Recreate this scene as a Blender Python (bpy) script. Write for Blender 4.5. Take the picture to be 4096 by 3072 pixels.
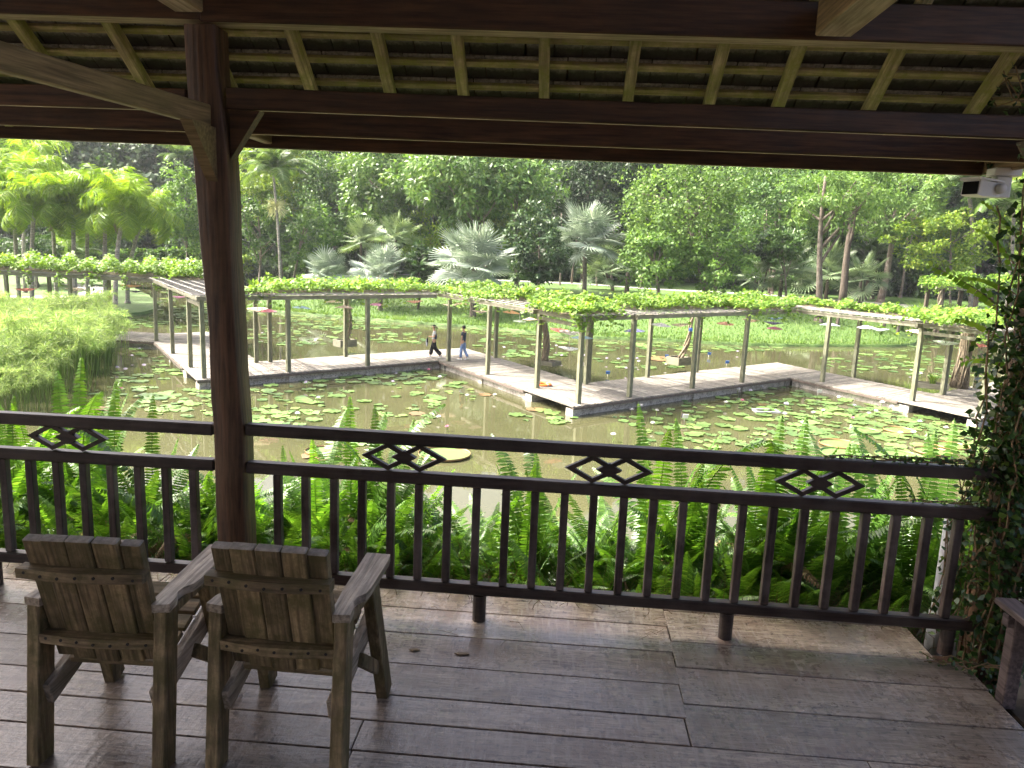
import bpy, bmesh, math, random
import numpy as np
from mathutils import Vector, Matrix, Euler
R = math.radians
random.seed(7)
rng = np.random.default_rng(11)
for o in list(bpy.data.objects):
    bpy.data.objects.remove(o)
scene = bpy.context.scene
COL = scene.collection

# ------------------------------------------------------------------ camera
FPX = 2980.0                      # focal length in pixels of a 4096 wide picture
YAW, PITCH, ROLL = R(3.57), R(10.2), R(2.4)
EYE = Vector((0, 0, 1.85))
_f = Vector((-math.sin(YAW)*math.cos(PITCH), math.cos(YAW)*math.cos(PITCH), -math.sin(PITCH)))
_r0 = Vector((math.cos(YAW), math.sin(YAW), 0)); _u0 = _r0.cross(_f)
_r = math.cos(ROLL)*_r0 + math.sin(ROLL)*_u0
_u = _r.cross(_f)
cam_d = bpy.data.cameras.new('camera'); cam = bpy.data.objects.new('camera', cam_d); COL.objects.link(cam)
cam_d.sensor_fit = 'HORIZONTAL'; cam_d.sensor_width = 36.0; cam_d.lens = 36.0*FPX/4096
cam_d.clip_start = 0.05; cam_d.clip_end = 2000
cam.matrix_world = Matrix(((_r.x, _u.x, -_f.x, EYE.x), (_r.y, _u.y, -_f.y, EYE.y), (_r.z, _u.z, -_f.z, EYE.z), (0, 0, 0, 1)))
scene.camera = cam

# ------------------------------------------------------------------ light
SUN_EL, SUN_AZ = R(48), R(-7)     # light travels to +X, along the railing
world = bpy.data.worlds.new('World'); scene.world = world; world.use_nodes = True
wn = world.node_tree; wn.nodes.clear()
sky = wn.nodes.new('ShaderNodeTexSky'); sky.sky_type = 'NISHITA'; sky.sun_disc = False
sky.sun_elevation = SUN_EL; sky.sun_rotation = R(270) - SUN_AZ
sky.air_density = 0.5; sky.dust_density = 9.0; sky.ozone_density = 0.5
bg = wn.nodes.new('ShaderNodeBackground'); bg.inputs[1].default_value = 0.15
wo = wn.nodes.new('ShaderNodeOutputWorld')
wn.links.new(sky.outputs[0], bg.inputs[0]); wn.links.new(bg.outputs[0], wo.inputs[0])
sd = bpy.data.lights.new('sun', 'SUN'); sd.energy = 2.7; sd.angle = R(0.5); sd.color = (1.0, 0.955, 0.88)
sun = bpy.data.objects.new('sun', sd); COL.objects.link(sun); sun.location = (-60, -8, 60)
sdir = Vector((math.cos(SUN_EL)*math.cos(SUN_AZ), math.cos(SUN_EL)*math.sin(SUN_AZ), -math.sin(SUN_EL)))
sun.rotation_euler = sdir.to_track_quat('-Z', 'Y').to_euler()
scene.view_settings.view_transform = 'Standard'; scene.view_settings.look = 'None'
scene.view_settings.gamma = 1.0; scene.view_settings.use_curve_mapping = False
scene.view_settings.exposure = 2.42

# ------------------------------------------------------------------ pixel helpers (a pixel gives a direction only)
def ray(x, y):
    return _f + _r*((x-2048)/FPX) - _u*((y-1536)/FPX)
def onz(x, y, z):
    d = ray(x, y); return EYE + d*((z-EYE.z)/d.z)
def ony(x, y, Y):
    d = ray(x, y); return EYE + d*((Y-EYE.y)/d.y)
S = 4096/2212.0
def dz(x, y, z): return onz(x*S, y*S, z)     # same, from a 2212 px wide copy of the picture
def dy(x, y, Y): return ony(x*S, y*S, Y)
def depth_scale(Y): return S*Y/FPX           # metres per (2212-wide) pixel at distance Y

# ------------------------------------------------------------------ mesh helpers
class MB:
    def __init__(s): s.v = []; s.f = []
    def add(s, vs, fs):
        n = len(s.v); s.v += [tuple(v) for v in vs]; s.f += [tuple(i+n for i in f) for f in fs]; return s
    def box(s, x0, x1, y0, y1, z0, z1, M=None, ch=0.0):
        if ch > 0:
            c = min(ch, abs(x1-x0)*.3, abs(y1-y0)*.3, abs(z1-z0)*.3)
            bm = bmesh.new(); bmesh.ops.create_cube(bm, size=1)
            for v in bm.verts:
                v.co = Vector(((x0+x1)/2+v.co.x*(x1-x0), (y0+y1)/2+v.co.y*(y1-y0), (z0+z1)/2+v.co.z*(z1-z0)))
            bmesh.ops.bevel(bm, geom=list(bm.edges), offset=c, segments=1, affect='EDGES')
            bm.verts.index_update()
            vs = [(M @ v.co if M else v.co) for v in bm.verts]; fs = [[v.index for v in f.verts] for f in bm.faces]
            bm.free(); return s.add(vs, fs)
        vs = [Vector((x, y, z)) for x in (x0, x1) for y in (y0, y1) for z in (z0, z1)]
        if M: vs = [M @ v for v in vs]
        return s.add(vs, [(0, 1, 3, 2), (4, 6, 7, 5), (0, 4, 5, 1), (2, 3, 7, 6), (0, 2, 6, 4), (1, 5, 7, 3)])
    def bar(s, a, b, w, h, ch=0.0, up=Vector((0, 0, 1))):
        a, b = Vector(a), Vector(b); x = (b-a); L = x.length; x.normalize()
        y = up.cross(x)
        if y.length < 1e-4: y = Vector((0, 1, 0))
        y.normalize(); z = x.cross(y)
        M = Matrix((( x.x, y.x, z.x, a.x), (x.y, y.y, z.y, a.y), (x.z, y.z, z.z, a.z), (0, 0, 0, 1)))
        return s.box(0, L, -w/2, w/2, -h/2, h/2, M, ch)
    def tube(s, pts, rad, n=8, cap=True):
        pts = [Vector(p) for p in pts]; k = len(pts)
        if not hasattr(rad, '__len__'): rad = [rad]*k
        base = len(s.v); t0 = None
        for i, p in enumerate(pts):
            t = (pts[min(i+1, k-1)]-pts[max(i-1, 0)]); t = t.normalized() if t.length > 1e-9 else Vector((0, 0, 1))
            if i == 0:
                ref = Vector((1, 0, 0)) if abs(t.x) < .8 else Vector((0, 1, 0))
                u = t.cross(ref).normalized()
            else:
                u = (u - t*u.dot(t)); u = u.normalized() if u.length > 1e-6 else t.orthogonal().normalized()
            w = t.cross(u)
            for j in range(n):
                a = 2*math.pi*j/n; q = p + (u*math.cos(a)+w*math.sin(a))*rad[i]; s.v.append(tuple(q))
        for i in range(k-1):
            for j in range(n):
                s.f.append((base+i*n+j, base+i*n+(j+1) % n, base+(i+1)*n+(j+1) % n, base+(i+1)*n+j))
        if cap:
            s.f.append(tuple(base+j for j in range(n))[::-1]); s.f.append(tuple(base+(k-1)*n+j for j in range(n)))
        return s
    def prism(s, poly, z0, z1):
        n = len(poly); b = len(s.v)
        s.v += [(p[0], p[1], z0) for p in poly] + [(p[0], p[1], z1) for p in poly]
        s.f.append(tuple(b+i for i in range(n))[::-1]); s.f.append(tuple(b+n+i for i in range(n)))
        for i in range(n): s.f.append((b+i, b+(i+1) % n, b+n+(i+1) % n, b+n+i))
        return s
    def lathe(s, prof, n=20, M=None):
        b = len(s.v)
        for r_, z in prof:
            for j in range(n):
                a = 2*math.pi*j/n; q = Vector((r_*math.cos(a), r_*math.sin(a), z)); s.v.append(tuple(M @ q if M else q))
        for i in range(len(prof)-1):
            for j in range(n): s.f.append((b+i*n+j, b+i*n+(j+1) % n, b+(i+1)*n+(j+1) % n, b+(i+1)*n+j))
        return s
    def mesh(s, name, smooth=False):
        me = bpy.data.meshes.new(name); me.from_pydata(s.v, [], s.f)
        if smooth: me.polygons.foreach_set('use_smooth', [True]*len(me.polygons))
        me.update(); return me
    def build(s, name, mat, parent=None, smooth=False, **kw):
        return obj(name, s.mesh(name, smooth), mat, parent, **kw)

def np_mesh(name, V, F, smooth=False):
    V = np.asarray(V, dtype=np.float32).reshape(-1, 3); F = np.asarray(F, dtype=np.int32)
    me = bpy.data.meshes.new(name); k = F.shape[1]
    me.vertices.add(len(V)); me.vertices.foreach_set('co', V.ravel())
    me.loops.add(F.size); me.loops.foreach_set('vertex_index', F.ravel())
    me.polygons.add(len(F)); me.polygons.foreach_set('loop_start', np.arange(0, F.size, k, dtype=np.int32))
    me.polygons.foreach_set('loop_total', np.full(len(F), k, dtype=np.int32))
    if smooth: me.polygons.foreach_set('use_smooth', np.ones(len(F), dtype=bool))
    me.update(calc_edges=True); me.validate(); return me

def obj(name, me, mat=None, parent=None, loc=(0, 0, 0), rot=(0, 0, 0), label=None, cat=None, group=None, kind=None, scale=None):
    o = bpy.data.objects.new(name, me); COL.objects.link(o)
    if mat is not None and me is not None and len(me.materials) == 0: me.materials.append(mat)
    o.location = loc; o.rotation_euler = rot
    if scale: o.scale = scale if hasattr(scale, '__len__') else (scale,)*3
    if parent is not None: o.parent = parent
    if label: o['label'] = label
    if cat: o['category'] = cat
    if group: o['group'] = group
    if kind: o['kind'] = kind
    return o
def thing(name, label, cat, loc=(0, 0, 0), rz=0, group=None):
    return obj(name, None, None, None, loc, (0, 0, rz), label, cat, group)
def inst(src, parent=None, loc=None, rot=None, scale=None):
    c = src.copy(); COL.objects.link(c)
    c.parent = parent
    if loc is not None: c.location = loc
    if rot is not None: c.rotation_euler = rot
    if scale is not None: c.scale = scale if hasattr(scale, '__len__') else (scale,)*3
    return c
def copy_tree(o, parent=None):
    c = o.copy(); COL.objects.link(c); c.parent = parent
    for ch in list(o.children): copy_tree(ch, c)
    return c
def jit(a): return random.uniform(-a, a)
# ------------------------------------------------------------------ materials
def new_mat(name):
    m = bpy.data.materials.new(name); m.use_nodes = True; nt = m.node_tree
    b = nt.nodes['Principled BSDF']; return m, nt, b
def N(nt, t, **kw):
    n = nt.nodes.new('ShaderNode'+t)
    for k, v in kw.items(): setattr(n, k, v)
    return n
def L(nt, a, b): nt.links.new(a, b)
def ramp(nt, fac, stops):
    r = N(nt, 'ValToRGB'); e = r.color_ramp.elements
    while len(e) < len(stops): e.new(0.5)
    for i, (p, c) in enumerate(stops):
        e[i].position = p; e[i].color = (c[0], c[1], c[2], 1) if len(c) == 3 else c
    L(nt, fac, r.inputs[0]); return r.outputs[0]
def mixc(nt, fac, a, b, mode='MIX'):
    m = N(nt, 'Mix', data_type='RGBA', blend_type=mode)
    for sock, v in ((m.inputs[0], fac), (m.inputs[6], a), (m.inputs[7], b)):
        if hasattr(v, 'is_linked'): L(nt, v, sock)
        elif hasattr(v, '__len__'): sock.default_value = (v[0], v[1], v[2], 1)
        else: sock.default_value = v
    return m.outputs[2]
def coords(nt, scale=(1, 1, 1), rand=True):
    tc = N(nt, 'TexCoord'); mp = N(nt, 'Mapping'); mp.inputs[3].default_value = scale
    L(nt, tc.outputs['Object'], mp.inputs[0])
    if rand:
        oi = N(nt, 'ObjectInfo'); mul = N(nt, 'Math', operation='MULTIPLY'); mul.inputs[1].default_value = 37.0
        L(nt, oi.outputs['Random'], mul.inputs[0]); L(nt, mul.outputs[0], mp.inputs[1])
    return mp.outputs[0]
def noise(nt, vec, scale, detail=4, rough=.6, dist=0.0):
    n = N(nt, 'TexNoise'); n.inputs['Scale'].default_value = scale; n.inputs['Detail'].default_value = detail
    n.inputs['Roughness'].default_value = rough; n.inputs['Distortion'].default_value = dist
    L(nt, vec, n.inputs['Vector']); return n.outputs['Fac']
def bump(nt, bsdf, h, strength=.3, dist=.01):
    b = N(nt, 'Bump'); b.inputs['Strength'].default_value = strength; b.inputs['Distance'].default_value = dist
    L(nt, h, b.inputs['Height']); L(nt, b.outputs[0], bsdf.inputs['Normal']); return b

def wood(name, dark, light, axis='x', grain=18, rough=(.45, .7), stain=None, stain_amt=.5, tint=.25, bumps=.4, moss=None, spec=.4, fine=60):
    m, nt, b = new_mat(name)
    k = 0.06
    sc = {'x': (k, 1, 1), 'y': (1, k, 1), 'z': (1, 1, k)}[axis]
    v = coords(nt, sc)
    g = noise(nt, v, grain, 6, .65, 1.2); g2 = noise(nt, v, fine, 3, .6)
    c = ramp(nt, g, [(.37, dark), (.63, light)])
    c = mixc(nt, .55, c, ramp(nt, g2, [(.38, [x*.55 for x in dark]), (.62, [min(1, x*1.25) for x in light])]))
    v2 = coords(nt, (1, 1, 1))
    if stain:
        n2 = noise(nt, v2, 3.2, 5, .7); c = mixc(nt, ramp(nt, n2, [(.42, (0, 0, 0)), (.66, (stain_amt,)*3)]), c, stain)
    if moss:
        n3 = noise(nt, v2, 9, 5, .75); c = mixc(nt, ramp(nt, n3, [(.40, (0, 0, 0)), (.62, (.85,)*3)]), c, moss)
    oi = N(nt, 'ObjectInfo'); t = N(nt, 'MapRange'); t.inputs[3].default_value = 1-tint; t.inputs[4].default_value = 1+tint*.7
    L(nt, oi.outputs['Random'], t.inputs[0])
    c = mixc(nt, 1.0, c, t.outputs[0], 'MULTIPLY')
    L(nt, c, b.inputs['Base Color'])
    rr = N(nt, 'MapRange'); rr.inputs[3].default_value = rough[0]; rr.inputs[4].default_value = rough[1]
    L(nt, noise(nt, v2, 7, 4, .65), rr.inputs[0]); L(nt, rr.outputs[0], b.inputs['Roughness'])
    b.inputs['Specular IOR Level'].default_value = spec
    ad = N(nt, 'Math', operation='ADD'); L(nt, g, ad.inputs[0]); L(nt, g2, ad.inputs[1])
    bump(nt, b, ad.outputs[0], bumps, .006)
    return m

def leaf(name, c1, c2, trans=.35, rough=.45, c3=None, obj_var=.25, spec=.5, tcol=None, nscale=.35):
    """two leaf colours mixed per leaf, a paler share c3, light passing through"""
    m, nt, b = new_mat(name)
    ge = N(nt, 'NewGeometry'); isl = ge.outputs['Random Per Island']
    c = ramp(nt, isl, [(.05, c1), (.75, c2)] + ([(.97, c3)] if c3 else []))
    tc = N(nt, 'TexCoord'); n = noise(nt, tc.outputs['Object'], nscale, 3, .6)
    c = mixc(nt, 1.0, c, ramp(nt, n, [(.3, (.72, .78, .72)), (.7, (1.2, 1.15, 1.1))]), 'MULTIPLY')
    oi = N(nt, 'ObjectInfo'); t = N(nt, 'MapRange'); t.inputs[3].default_value = 1-obj_var; t.inputs[4].default_value = 1+obj_var
    L(nt, oi.outputs['Random'], t.inputs[0]); c = mixc(nt, 1.0, c, t.outputs[0], 'MULTIPLY')
    L(nt, c, b.inputs['Base Color']); b.inputs['Roughness'].default_value = rough; b.inputs['Specular IOR Level'].default_value = spec
    tr = N(nt, 'BsdfTranslucent'); tc2 = mixc(nt, 1.0, c, tcol or (1.3, 1.3, .6), 'MULTIPLY'); L(nt, tc2, tr.inputs[0])
    mx = N(nt, 'MixShader'); mx.inputs[0].default_value = trans
    L(nt, b.outputs[0], mx.inputs[1]); L(nt, tr.outputs[0], mx.inputs[2])
    L(nt, mx.outputs[0], nt.nodes['Material Output'].inputs[0])
    return m

def plain(name, col, rough=.6, var=.15, nscale=6, spec=.4, bumps=.15, metallic=0):
    m, nt, b = new_mat(name); v = coords(nt)
    n = noise(nt, v, nscale, 5, .65)
    L(nt, ramp(nt, n, [(.3, [x*(1-var) for x in col]), (.7, [min(1, x*(1+var)) for x in col])]), b.inputs['Base Color'])
    b.inputs['Roughness'].default_value = rough; b.inputs['Specular IOR Level'].default_value = spec; b.inputs['Metallic'].default_value = metallic
    if bumps: bump(nt, b, n, bumps, .01)
    return m

M = {}
M['beam'] = wood('beam_wood', (.036, .0155, .0065), (.095, .043, .018), 'x', 14, (.45, .75), stain=(.04, .028, .014), moss=None, tint=.18)
M['pale_wood'] = wood('pale_wood_underside', (.30, .23, .15), (.52, .42, .29), 'x', 16, (.6, .85), stain=(.22, .18, .10), stain_amt=.5, tint=.08)
M['post'] = wood('post_wood', (.040, .018, .008), (.115, .058, .029), 'z', 14, (.4, .7), stain=(.16, .10, .05), stain_amt=.35, tint=.1, bumps=.6)
M['rail'] = wood('rail_wood', (.013, .0070, .0050), (.040, .024, .018), 'x', 16, (.35, .6), stain=(.11, .09, .08), stain_amt=.4, tint=.12, bumps=.35)
M['baluster'] = wood('baluster_wood', (.018, .010, .008), (.062, .041, .034), 'z', 16, (.4, .65), stain=(.17, .14, .13), stain_amt=.55, tint=.25)
M['rafter'] = wood('rafter_wood', (.30, .25, .12), (.62, .53, .30), 'x', 16, (.6, .85), stain=(.10, .08, .04), stain_amt=.5, moss=(.27, .29, .06), tint=.2)
M['batten'] = wood('batten_wood', (.30, .23, .12), (.60, .49, .28), 'x', 16, (.6, .85), stain=(.09, .07, .03), stain_amt=.5, moss=(.26, .27, .06), tint=.15)
M['tie'] = wood('tie_beam_wood', (.16, .11, .055), (.34, .24, .125), 'x', 12, (.5, .75), stain=(.16, .13, .05), stain_amt=.5, tint=.15)
M['chair'] = wood('chair_wood', (.12, .078, .040), (.39, .285, .155), 'z', 26, (.5, .8), stain=(.045, .030, .018), stain_amt=.6, moss=(.10, .085, .03), tint=.25, bumps=.7)
M['chair_x'] = wood('chair_wood_across', (.12, .078, .040), (.37, .27, .15), 'x', 26, (.5, .8), stain=(.045, .030, .018), stain_amt=.6, moss=(.10, .085, .03), tint=.25, bumps=.7)
M['chair_arm'] = wood('chair_arm_wood', (.22, .17, .12), (.50, .42, .33), 'y', 30, (.4, .7), stain=(.12, .09, .06), stain_amt=.6, tint=.12, bumps=.8)
M['bench'] = wood('bench_wood', (.06, .045, .045), (.16, .12, .115), 'y', 20, (.5, .8), stain=(.07, .05, .04), tint=.1)
M['perg'] = wood('pergola_wood', (.10, .105, .062), (.23, .235, .150), 'z', 14, (.6, .85), stain=(.09, .10, .05), stain_amt=.5, tint=.14)
M['perg_x'] = wood('pergola_beam_wood', (.12, .115, .08), (.27, .26, .19), 'x', 14, (.6, .85), stain=(.11, .12, .06), stain_amt=.5, tint=.14)
M['lath'] = wood('lath_wood', (.14, .13, .115), (.33, .315, .285), 'x', 14, (.6, .85), stain=(.12, .11, .09), tint=.3)
M['wplank'] = wood('walkway_plank_wood', (.145, .132, .108), (.31, .287, .245), 'x', 12, (.6, .85), stain=(.10, .090, .07), stain_amt=.6, tint=.38, bumps=.2)

def deck_material():
    m, nt, b = new_mat('deck_plank_wood')
    v = coords(nt, (.10, 1, 1)); v1 = coords(nt, (1, 1, 1)); vs = coords(nt, (1, .12, 1))
    g = noise(nt, v, 26, 8, .7, .8); f = noise(nt, v, 120, 4, .7); saw = noise(nt, vs, 46, 3, .6)
    patch = noise(nt, v1, 2.6, 6, .72); spot = noise(nt, v1, 34, 4, .7)
    c = ramp(nt, g, [(.36, (.085, .063, .047)), (.50, (.245, .195, .148)), (.64, (.47, .395, .315))])
    c = mixc(nt, .5, c, ramp(nt, f, [(.38, (.07, .050, .040)), (.62, (.46, .375, .31))]))
    c = mixc(nt, ramp(nt, patch, [(.44, (0, 0, 0)), (.62, (.7, .7, .7))]), c, (.15, .098, .072))
    c = mixc(nt, ramp(nt, spot, [(.54, (0, 0, 0)), (.66, (.75, .75, .75))]), c, (.05, .040, .036))
    c = mixc(nt, ramp(nt, saw, [(.52, (0, 0, 0)), (.66, (.45, .45, .45))]), c, (.36, .31, .27))
    oi = N(nt, 'ObjectInfo'); t = N(nt, 'MapRange'); t.inputs[3].default_value = .82; t.inputs[4].default_value = 1.15
    L(nt, oi.outputs['Random'], t.inputs[0]); c = mixc(nt, 1.0, c, t.outputs[0], 'MULTIPLY')
    L(nt, c, b.inputs['Base Color'])
    wet = noise(nt, v1, 1.7, 6, .75, .4)
    mx = N(nt, 'Math', operation='MULTIPLY_ADD'); L(nt, spot, mx.inputs[0]); mx.inputs[1].default_value = .22; L(nt, wet, mx.inputs[2])
    L(nt, ramp(nt, mx.outputs[0], [(.36, (.46,)*3), (.68, (.16,)*3)]), b.inputs['Roughness'])
    b.inputs['Specular IOR Level'].default_value = .75
    h = N(nt, 'Math', operation='ADD'); L(nt, g, h.inputs[0]); L(nt, saw, h.inputs[1])
    h2 = N(nt, 'Math', operation='ADD'); L(nt, h.outputs[0], h2.inputs[0]); L(nt, spot, h2.inputs[1])
    bump(nt, b, h2.outputs[0], .32, .006)
    return m
M['deck'] = deck_material()

def tile_material():
    m, nt, b = new_mat('roof_tile_clay'); v = coords(nt)
    n = noise(nt, v, 14, 6, .7); n2 = noise(nt, v, 60, 3, .6)
    c = ramp(nt, n, [(.3, (.16, .15, .12)), (.6, (.38, .365, .31)), (.8, (.30, .31, .20))])
    c = mixc(nt, .35, c, ramp(nt, n2, [(.4, (.05, .045, .03)), (.6, (.40, .38, .32))]))
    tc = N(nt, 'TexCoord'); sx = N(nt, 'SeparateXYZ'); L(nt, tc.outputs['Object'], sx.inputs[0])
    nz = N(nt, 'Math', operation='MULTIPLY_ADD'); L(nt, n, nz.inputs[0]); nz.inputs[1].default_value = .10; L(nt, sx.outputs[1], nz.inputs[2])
    # much darker, with an uneven border, towards the lower end of each tile
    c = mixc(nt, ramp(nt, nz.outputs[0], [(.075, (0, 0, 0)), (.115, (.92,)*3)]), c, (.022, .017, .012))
    L(nt, c, b.inputs['Base Color']); b.inputs['Roughness'].default_value = .85
    bump(nt, b, n2, .4, .004); return m
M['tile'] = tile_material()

def water_material():
    m, nt, b = new_mat('pond_water')
    tc = N(nt, 'TexCoord'); n = noise(nt, tc.outputs['Object'], .12, 4, .6)
    L(nt, ramp(nt, n, [(.3, (.048, .050, .023)), (.7, (.080, .079, .038))]), b.inputs['Base Color'])
    b.inputs['Roughness'].default_value = .035; b.inputs['IOR'].default_value = 1.33; b.inputs['Specular IOR Level'].default_value = .55
    w = noise(nt, tc.outputs['Object'], 1.1, 3, .55, .3)
    bump(nt, b, w, .05, .05); return m
M['water'] = water_material()

def grass_ground():
    m, nt, b = new_mat('lawn_turf'); tc = N(nt, 'TexCoord'); v = tc.outputs['Object']
    n = noise(nt, v, .35, 5, .65); f = noise(nt, v, 5.0, 6, .75)
    c = ramp(nt, n, [(.3, (.045, .105, .016)), (.7, (.082, .155, .026))])
    c = mixc(nt, .55, c, ramp(nt, f, [(.36, (.030, .066, .010)), (.64, (.125, .215, .042))]))
    L(nt, c, b.inputs['Base Color']); b.inputs['Roughness'].default_value = .75; bump(nt, b, f, .9, .08); return m
M['lawn'] = grass_ground()
M['soil'] = plain('bank_soil', (.055, .040, .024), .9, .4, 5, bumps=.8)
M['bed'] = plain('pond_bed_mud', (.06, .052, .030), .9, .3, 1)
M['path'] = plain('path_paving', (.36, .34, .31), .85, .15, 3)

def concrete_material():
    m, nt, b = new_mat('stained_concrete'); v = coords(nt)
    n = noise(nt, v, 3.0, 6, .7); n2 = noise(nt, v, 16, 5, .7)
    c = ramp(nt, n, [(.35, (.30, .28, .235)), (.62, (.58, .555, .49))])
    c = mixc(nt, ramp(nt, n2, [(.52, (0, 0, 0)), (.64, (.85,)*3)]), c, (.06, .052, .038))
    L(nt, c, b.inputs['Base Color']); b.inputs['Roughness'].default_value = .9; bump(nt, b, n2, .5, .02); return m
M['concrete'] = concrete_material()
M['edge'] = wood('walkway_edge_board', (.07, .055, .045), (.16, .13, .105), 'x', 12, (.6, .85), tint=.1)
M['white_plastic'] = plain('white_plastic', (.62, .61, .56), .4, .1, 5, bumps=0)
M['dark_glass'] = plain('dark_glass', (.012, .013, .015), .08, .1, 5, bumps=0)
M['pipe'] = plain('grey_plastic_pipe', (.42, .43, .45), .35, .08, 4, bumps=0)
M['ring_orange'] = plain('life_ring_orange', (.62, .13, .018), .45, .1, 8)
M['ring_band'] = plain('life_ring_band', (.30, .31, .33), .5, .1, 8)
M['rope'] = plain('white_rope', (.6, .58, .52), .8, .1, 30)
M['blue_tag'] = plain('blue_plastic', (.05, .15, .50), .4, .08, 6, bumps=0)
M['white_tag'] = plain('white_plate', (.7, .7, .68), .4, .05, 6, bumps=0)

# leaves
M['fern'] = leaf('fern_green', (.055, .135, .018), (.105, .215, .032), .42, .38, (.15, .255, .05), .35, .6, (1.4, 1.45, .5))
M['fern_dead'] = leaf('fern_dead', (.16, .10, .05), (.25, .17, .08), .3, .6, None, .25)
M['fern_stem'] = plain('fern_stem', (.13, .12, .03), .7, .3)
M['twig'] = plain('dead_stem', (.17, .115, .06), .85, .4, 20)
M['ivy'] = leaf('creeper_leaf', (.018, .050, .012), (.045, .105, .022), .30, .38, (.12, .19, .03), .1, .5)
M['vine'] = leaf('vine_leaf', (.085, .175, .022), (.165, .28, .040), .40, .5, (.25, .36, .07), .1, .35, (1.35, 1.35, .5), .8)
M['vine_stem'] = plain('vine_stem', (.20, .165, .11), .9, .3, 12, bumps=.6)
M['pad'] = leaf('lily_pad', (.075, .150, .048), (.145, .240, .070), .12, .34, (.21, .275, .085), .35, .5, (1.3, 1.3, .5))
def pad_flecks(m):
    nt = m.node_tree; b = nt.nodes['Principled BSDF']; src = b.inputs['Base Color'].links[0].from_socket
    v = coords(nt); n = noise(nt, v, 2.6, 4, .7); c = mixc(nt, ramp(nt, n, [(.60, (0, 0, 0)), (.72, (.75,)*3)]), src, (.20, .13, .05)); L(nt, c, b.inputs['Base Color'])
pad_flecks(M['pad'])
M['pad_big'] = plain('giant_pad', (.10, .175, .045), .5, .2, 12, bumps=.5)
M['pad_rim'] = plain('giant_pad_rim', (.20, .13, .05), .5, .2, 12)
M['pad_old'] = plain('old_pad', (.14, .09, .04), .5, .25, 8)
M['petal_lilac'] = leaf('petal_lilac', (.50, .42, .66), (.72, .66, .82), .3, .5, None, .1, .3, (1, 1, 1))
M['petal_white'] = leaf('petal_white', (.70, .68, .74), (.82, .80, .84), .3, .5, None, .1, .3, (1, 1, 1))
M['petal_pink'] = leaf('petal_pink', (.62, .20, .36), (.74, .32, .46), .3, .5, None, .1, .3, (1, 1, 1))
M['stamen'] = plain('stamen_yellow', (.7, .45, .05), .6, .1)
M['papyrus'] = leaf('papyrus_umbel', (.15, .24, .075), (.25, .34, .125), .42, .6, (.36, .42, .20), .22, .3, (1.2, 1.25, .75))
M['papyrus_stem'] = leaf('papyrus_stem', (.09, .17, .025), (.14, .23, .04), .2, .6, None, .2)
M['grass'] = leaf('tall_grass_blade', (.07, .14, .03), (.13, .22, .05), .35, .5, (.2, .27, .09), .15)
M['t_light'] = leaf('tree_leaf_light', (.085, .165, .040), (.145, .245, .060), .38, .5, (.20, .31, .075), .12, .5, (1.25, 1.3, .65), .25)
M['t_yellow'] = leaf('tree_leaf_yellow', (.11, .20, .025), (.20, .30, .040), .42, .5, (.28, .36, .07), .12, .4, (1.35, 1.3, .5), .25)
M['t_mid'] = leaf('tree_leaf_mid', (.050, .110, .032), (.095, .175, .050), .34, .45, (.14, .23, .06), .15, .5, None, .25)
M['t_big'] = leaf('tree_leaf_big', (.062, .130, .034), (.115, .205, .052), .30, .33, (.17, .26, .07), .1, .6, None, .25)
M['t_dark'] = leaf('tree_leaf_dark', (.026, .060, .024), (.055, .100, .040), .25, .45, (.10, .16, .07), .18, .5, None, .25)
M['t_far'] = leaf('tree_leaf_far', (.050, .088, .052), (.09, .14, .082), .25, .55, (.13, .18, .10), .18, .4, None, .2)
M['palm_y'] = leaf('palm_yellow_leaf', (.14, .25, .024), (.235, .36, .038), .45, .5, (.33, .43, .06), .12, .45, (1.3, 1.3, .4))
M['palm_g'] = leaf('palm_green_leaf', (.08, .15, .04), (.15, .24, .07), .33, .38, (.16, .23, .08), .2, .6)
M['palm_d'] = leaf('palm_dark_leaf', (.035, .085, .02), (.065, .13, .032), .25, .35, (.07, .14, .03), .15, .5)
M['silver'] = leaf('silver_fan_leaf', (.20, .26, .20), (.31, .375, .30), .16, .42, (.45, .50, .44), .12, .5, (1.1, 1.15, .9))
M['fan_g'] = leaf('green_fan_leaf', (.11, .17, .085), (.19, .26, .14), .2, .42, (.2, .26, .14), .2, .5)
M['palm_dead'] = leaf('dead_frond', (.20, .155, .09), (.30, .24, .15), .2, .7, None, .2)
M['inflo'] = plain('palm_flower', (.50, .50, .24), .8, .2)
M['bark'] = wood('tree_bark', (.060, .045, .032), (.185, .15, .115), 'z', 6, (.8, .95), stain=(.26, .235, .20), stain_amt=.55, tint=.25, bumps=.9, fine=20)
M['bark_pale'] = wood('palm_trunk_bark', (.20, .185, .155), (.36, .335, .29), 'x', 5, (.8, .95), stain=(.12, .10, .075), stain_amt=.6, tint=.15, bumps=.6, fine=14)
M['bark_dark'] = wood('dark_trunk_bark', (.035, .026, .018), (.10, .078, .055), 'z', 6, (.8, .95), stain=(.15, .13, .10), stain_amt=.4, tint=.25, bumps=.9, fine=20)
M['skin'] = plain('skin', (.52, .31, .21), .5, .06, 4, bumps=0)
M['hair'] = plain('black_hair', (.010, .008, .007), .4, .3, 30)
M['cl_black'] = plain('black_cloth', (.012, .012, .014), .8, .3, 20)
M['cl_navy'] = plain('navy_cloth', (.050, .060, .095), .85, .2, 20)
M['cl_white'] = plain('white_cloth', (.66, .68, .70), .8, .08, 12)
M['cl_jean'] = plain('pale_denim', (.20, .29, .52), .8, .35, 9)
M['cl_cream'] = plain('cream_cloth', (.66, .55, .34), .8, .08, 12)
M['cl_bag'] = plain('grey_patterned_cloth', (.36, .38, .44), .85, .5, 25)

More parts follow.
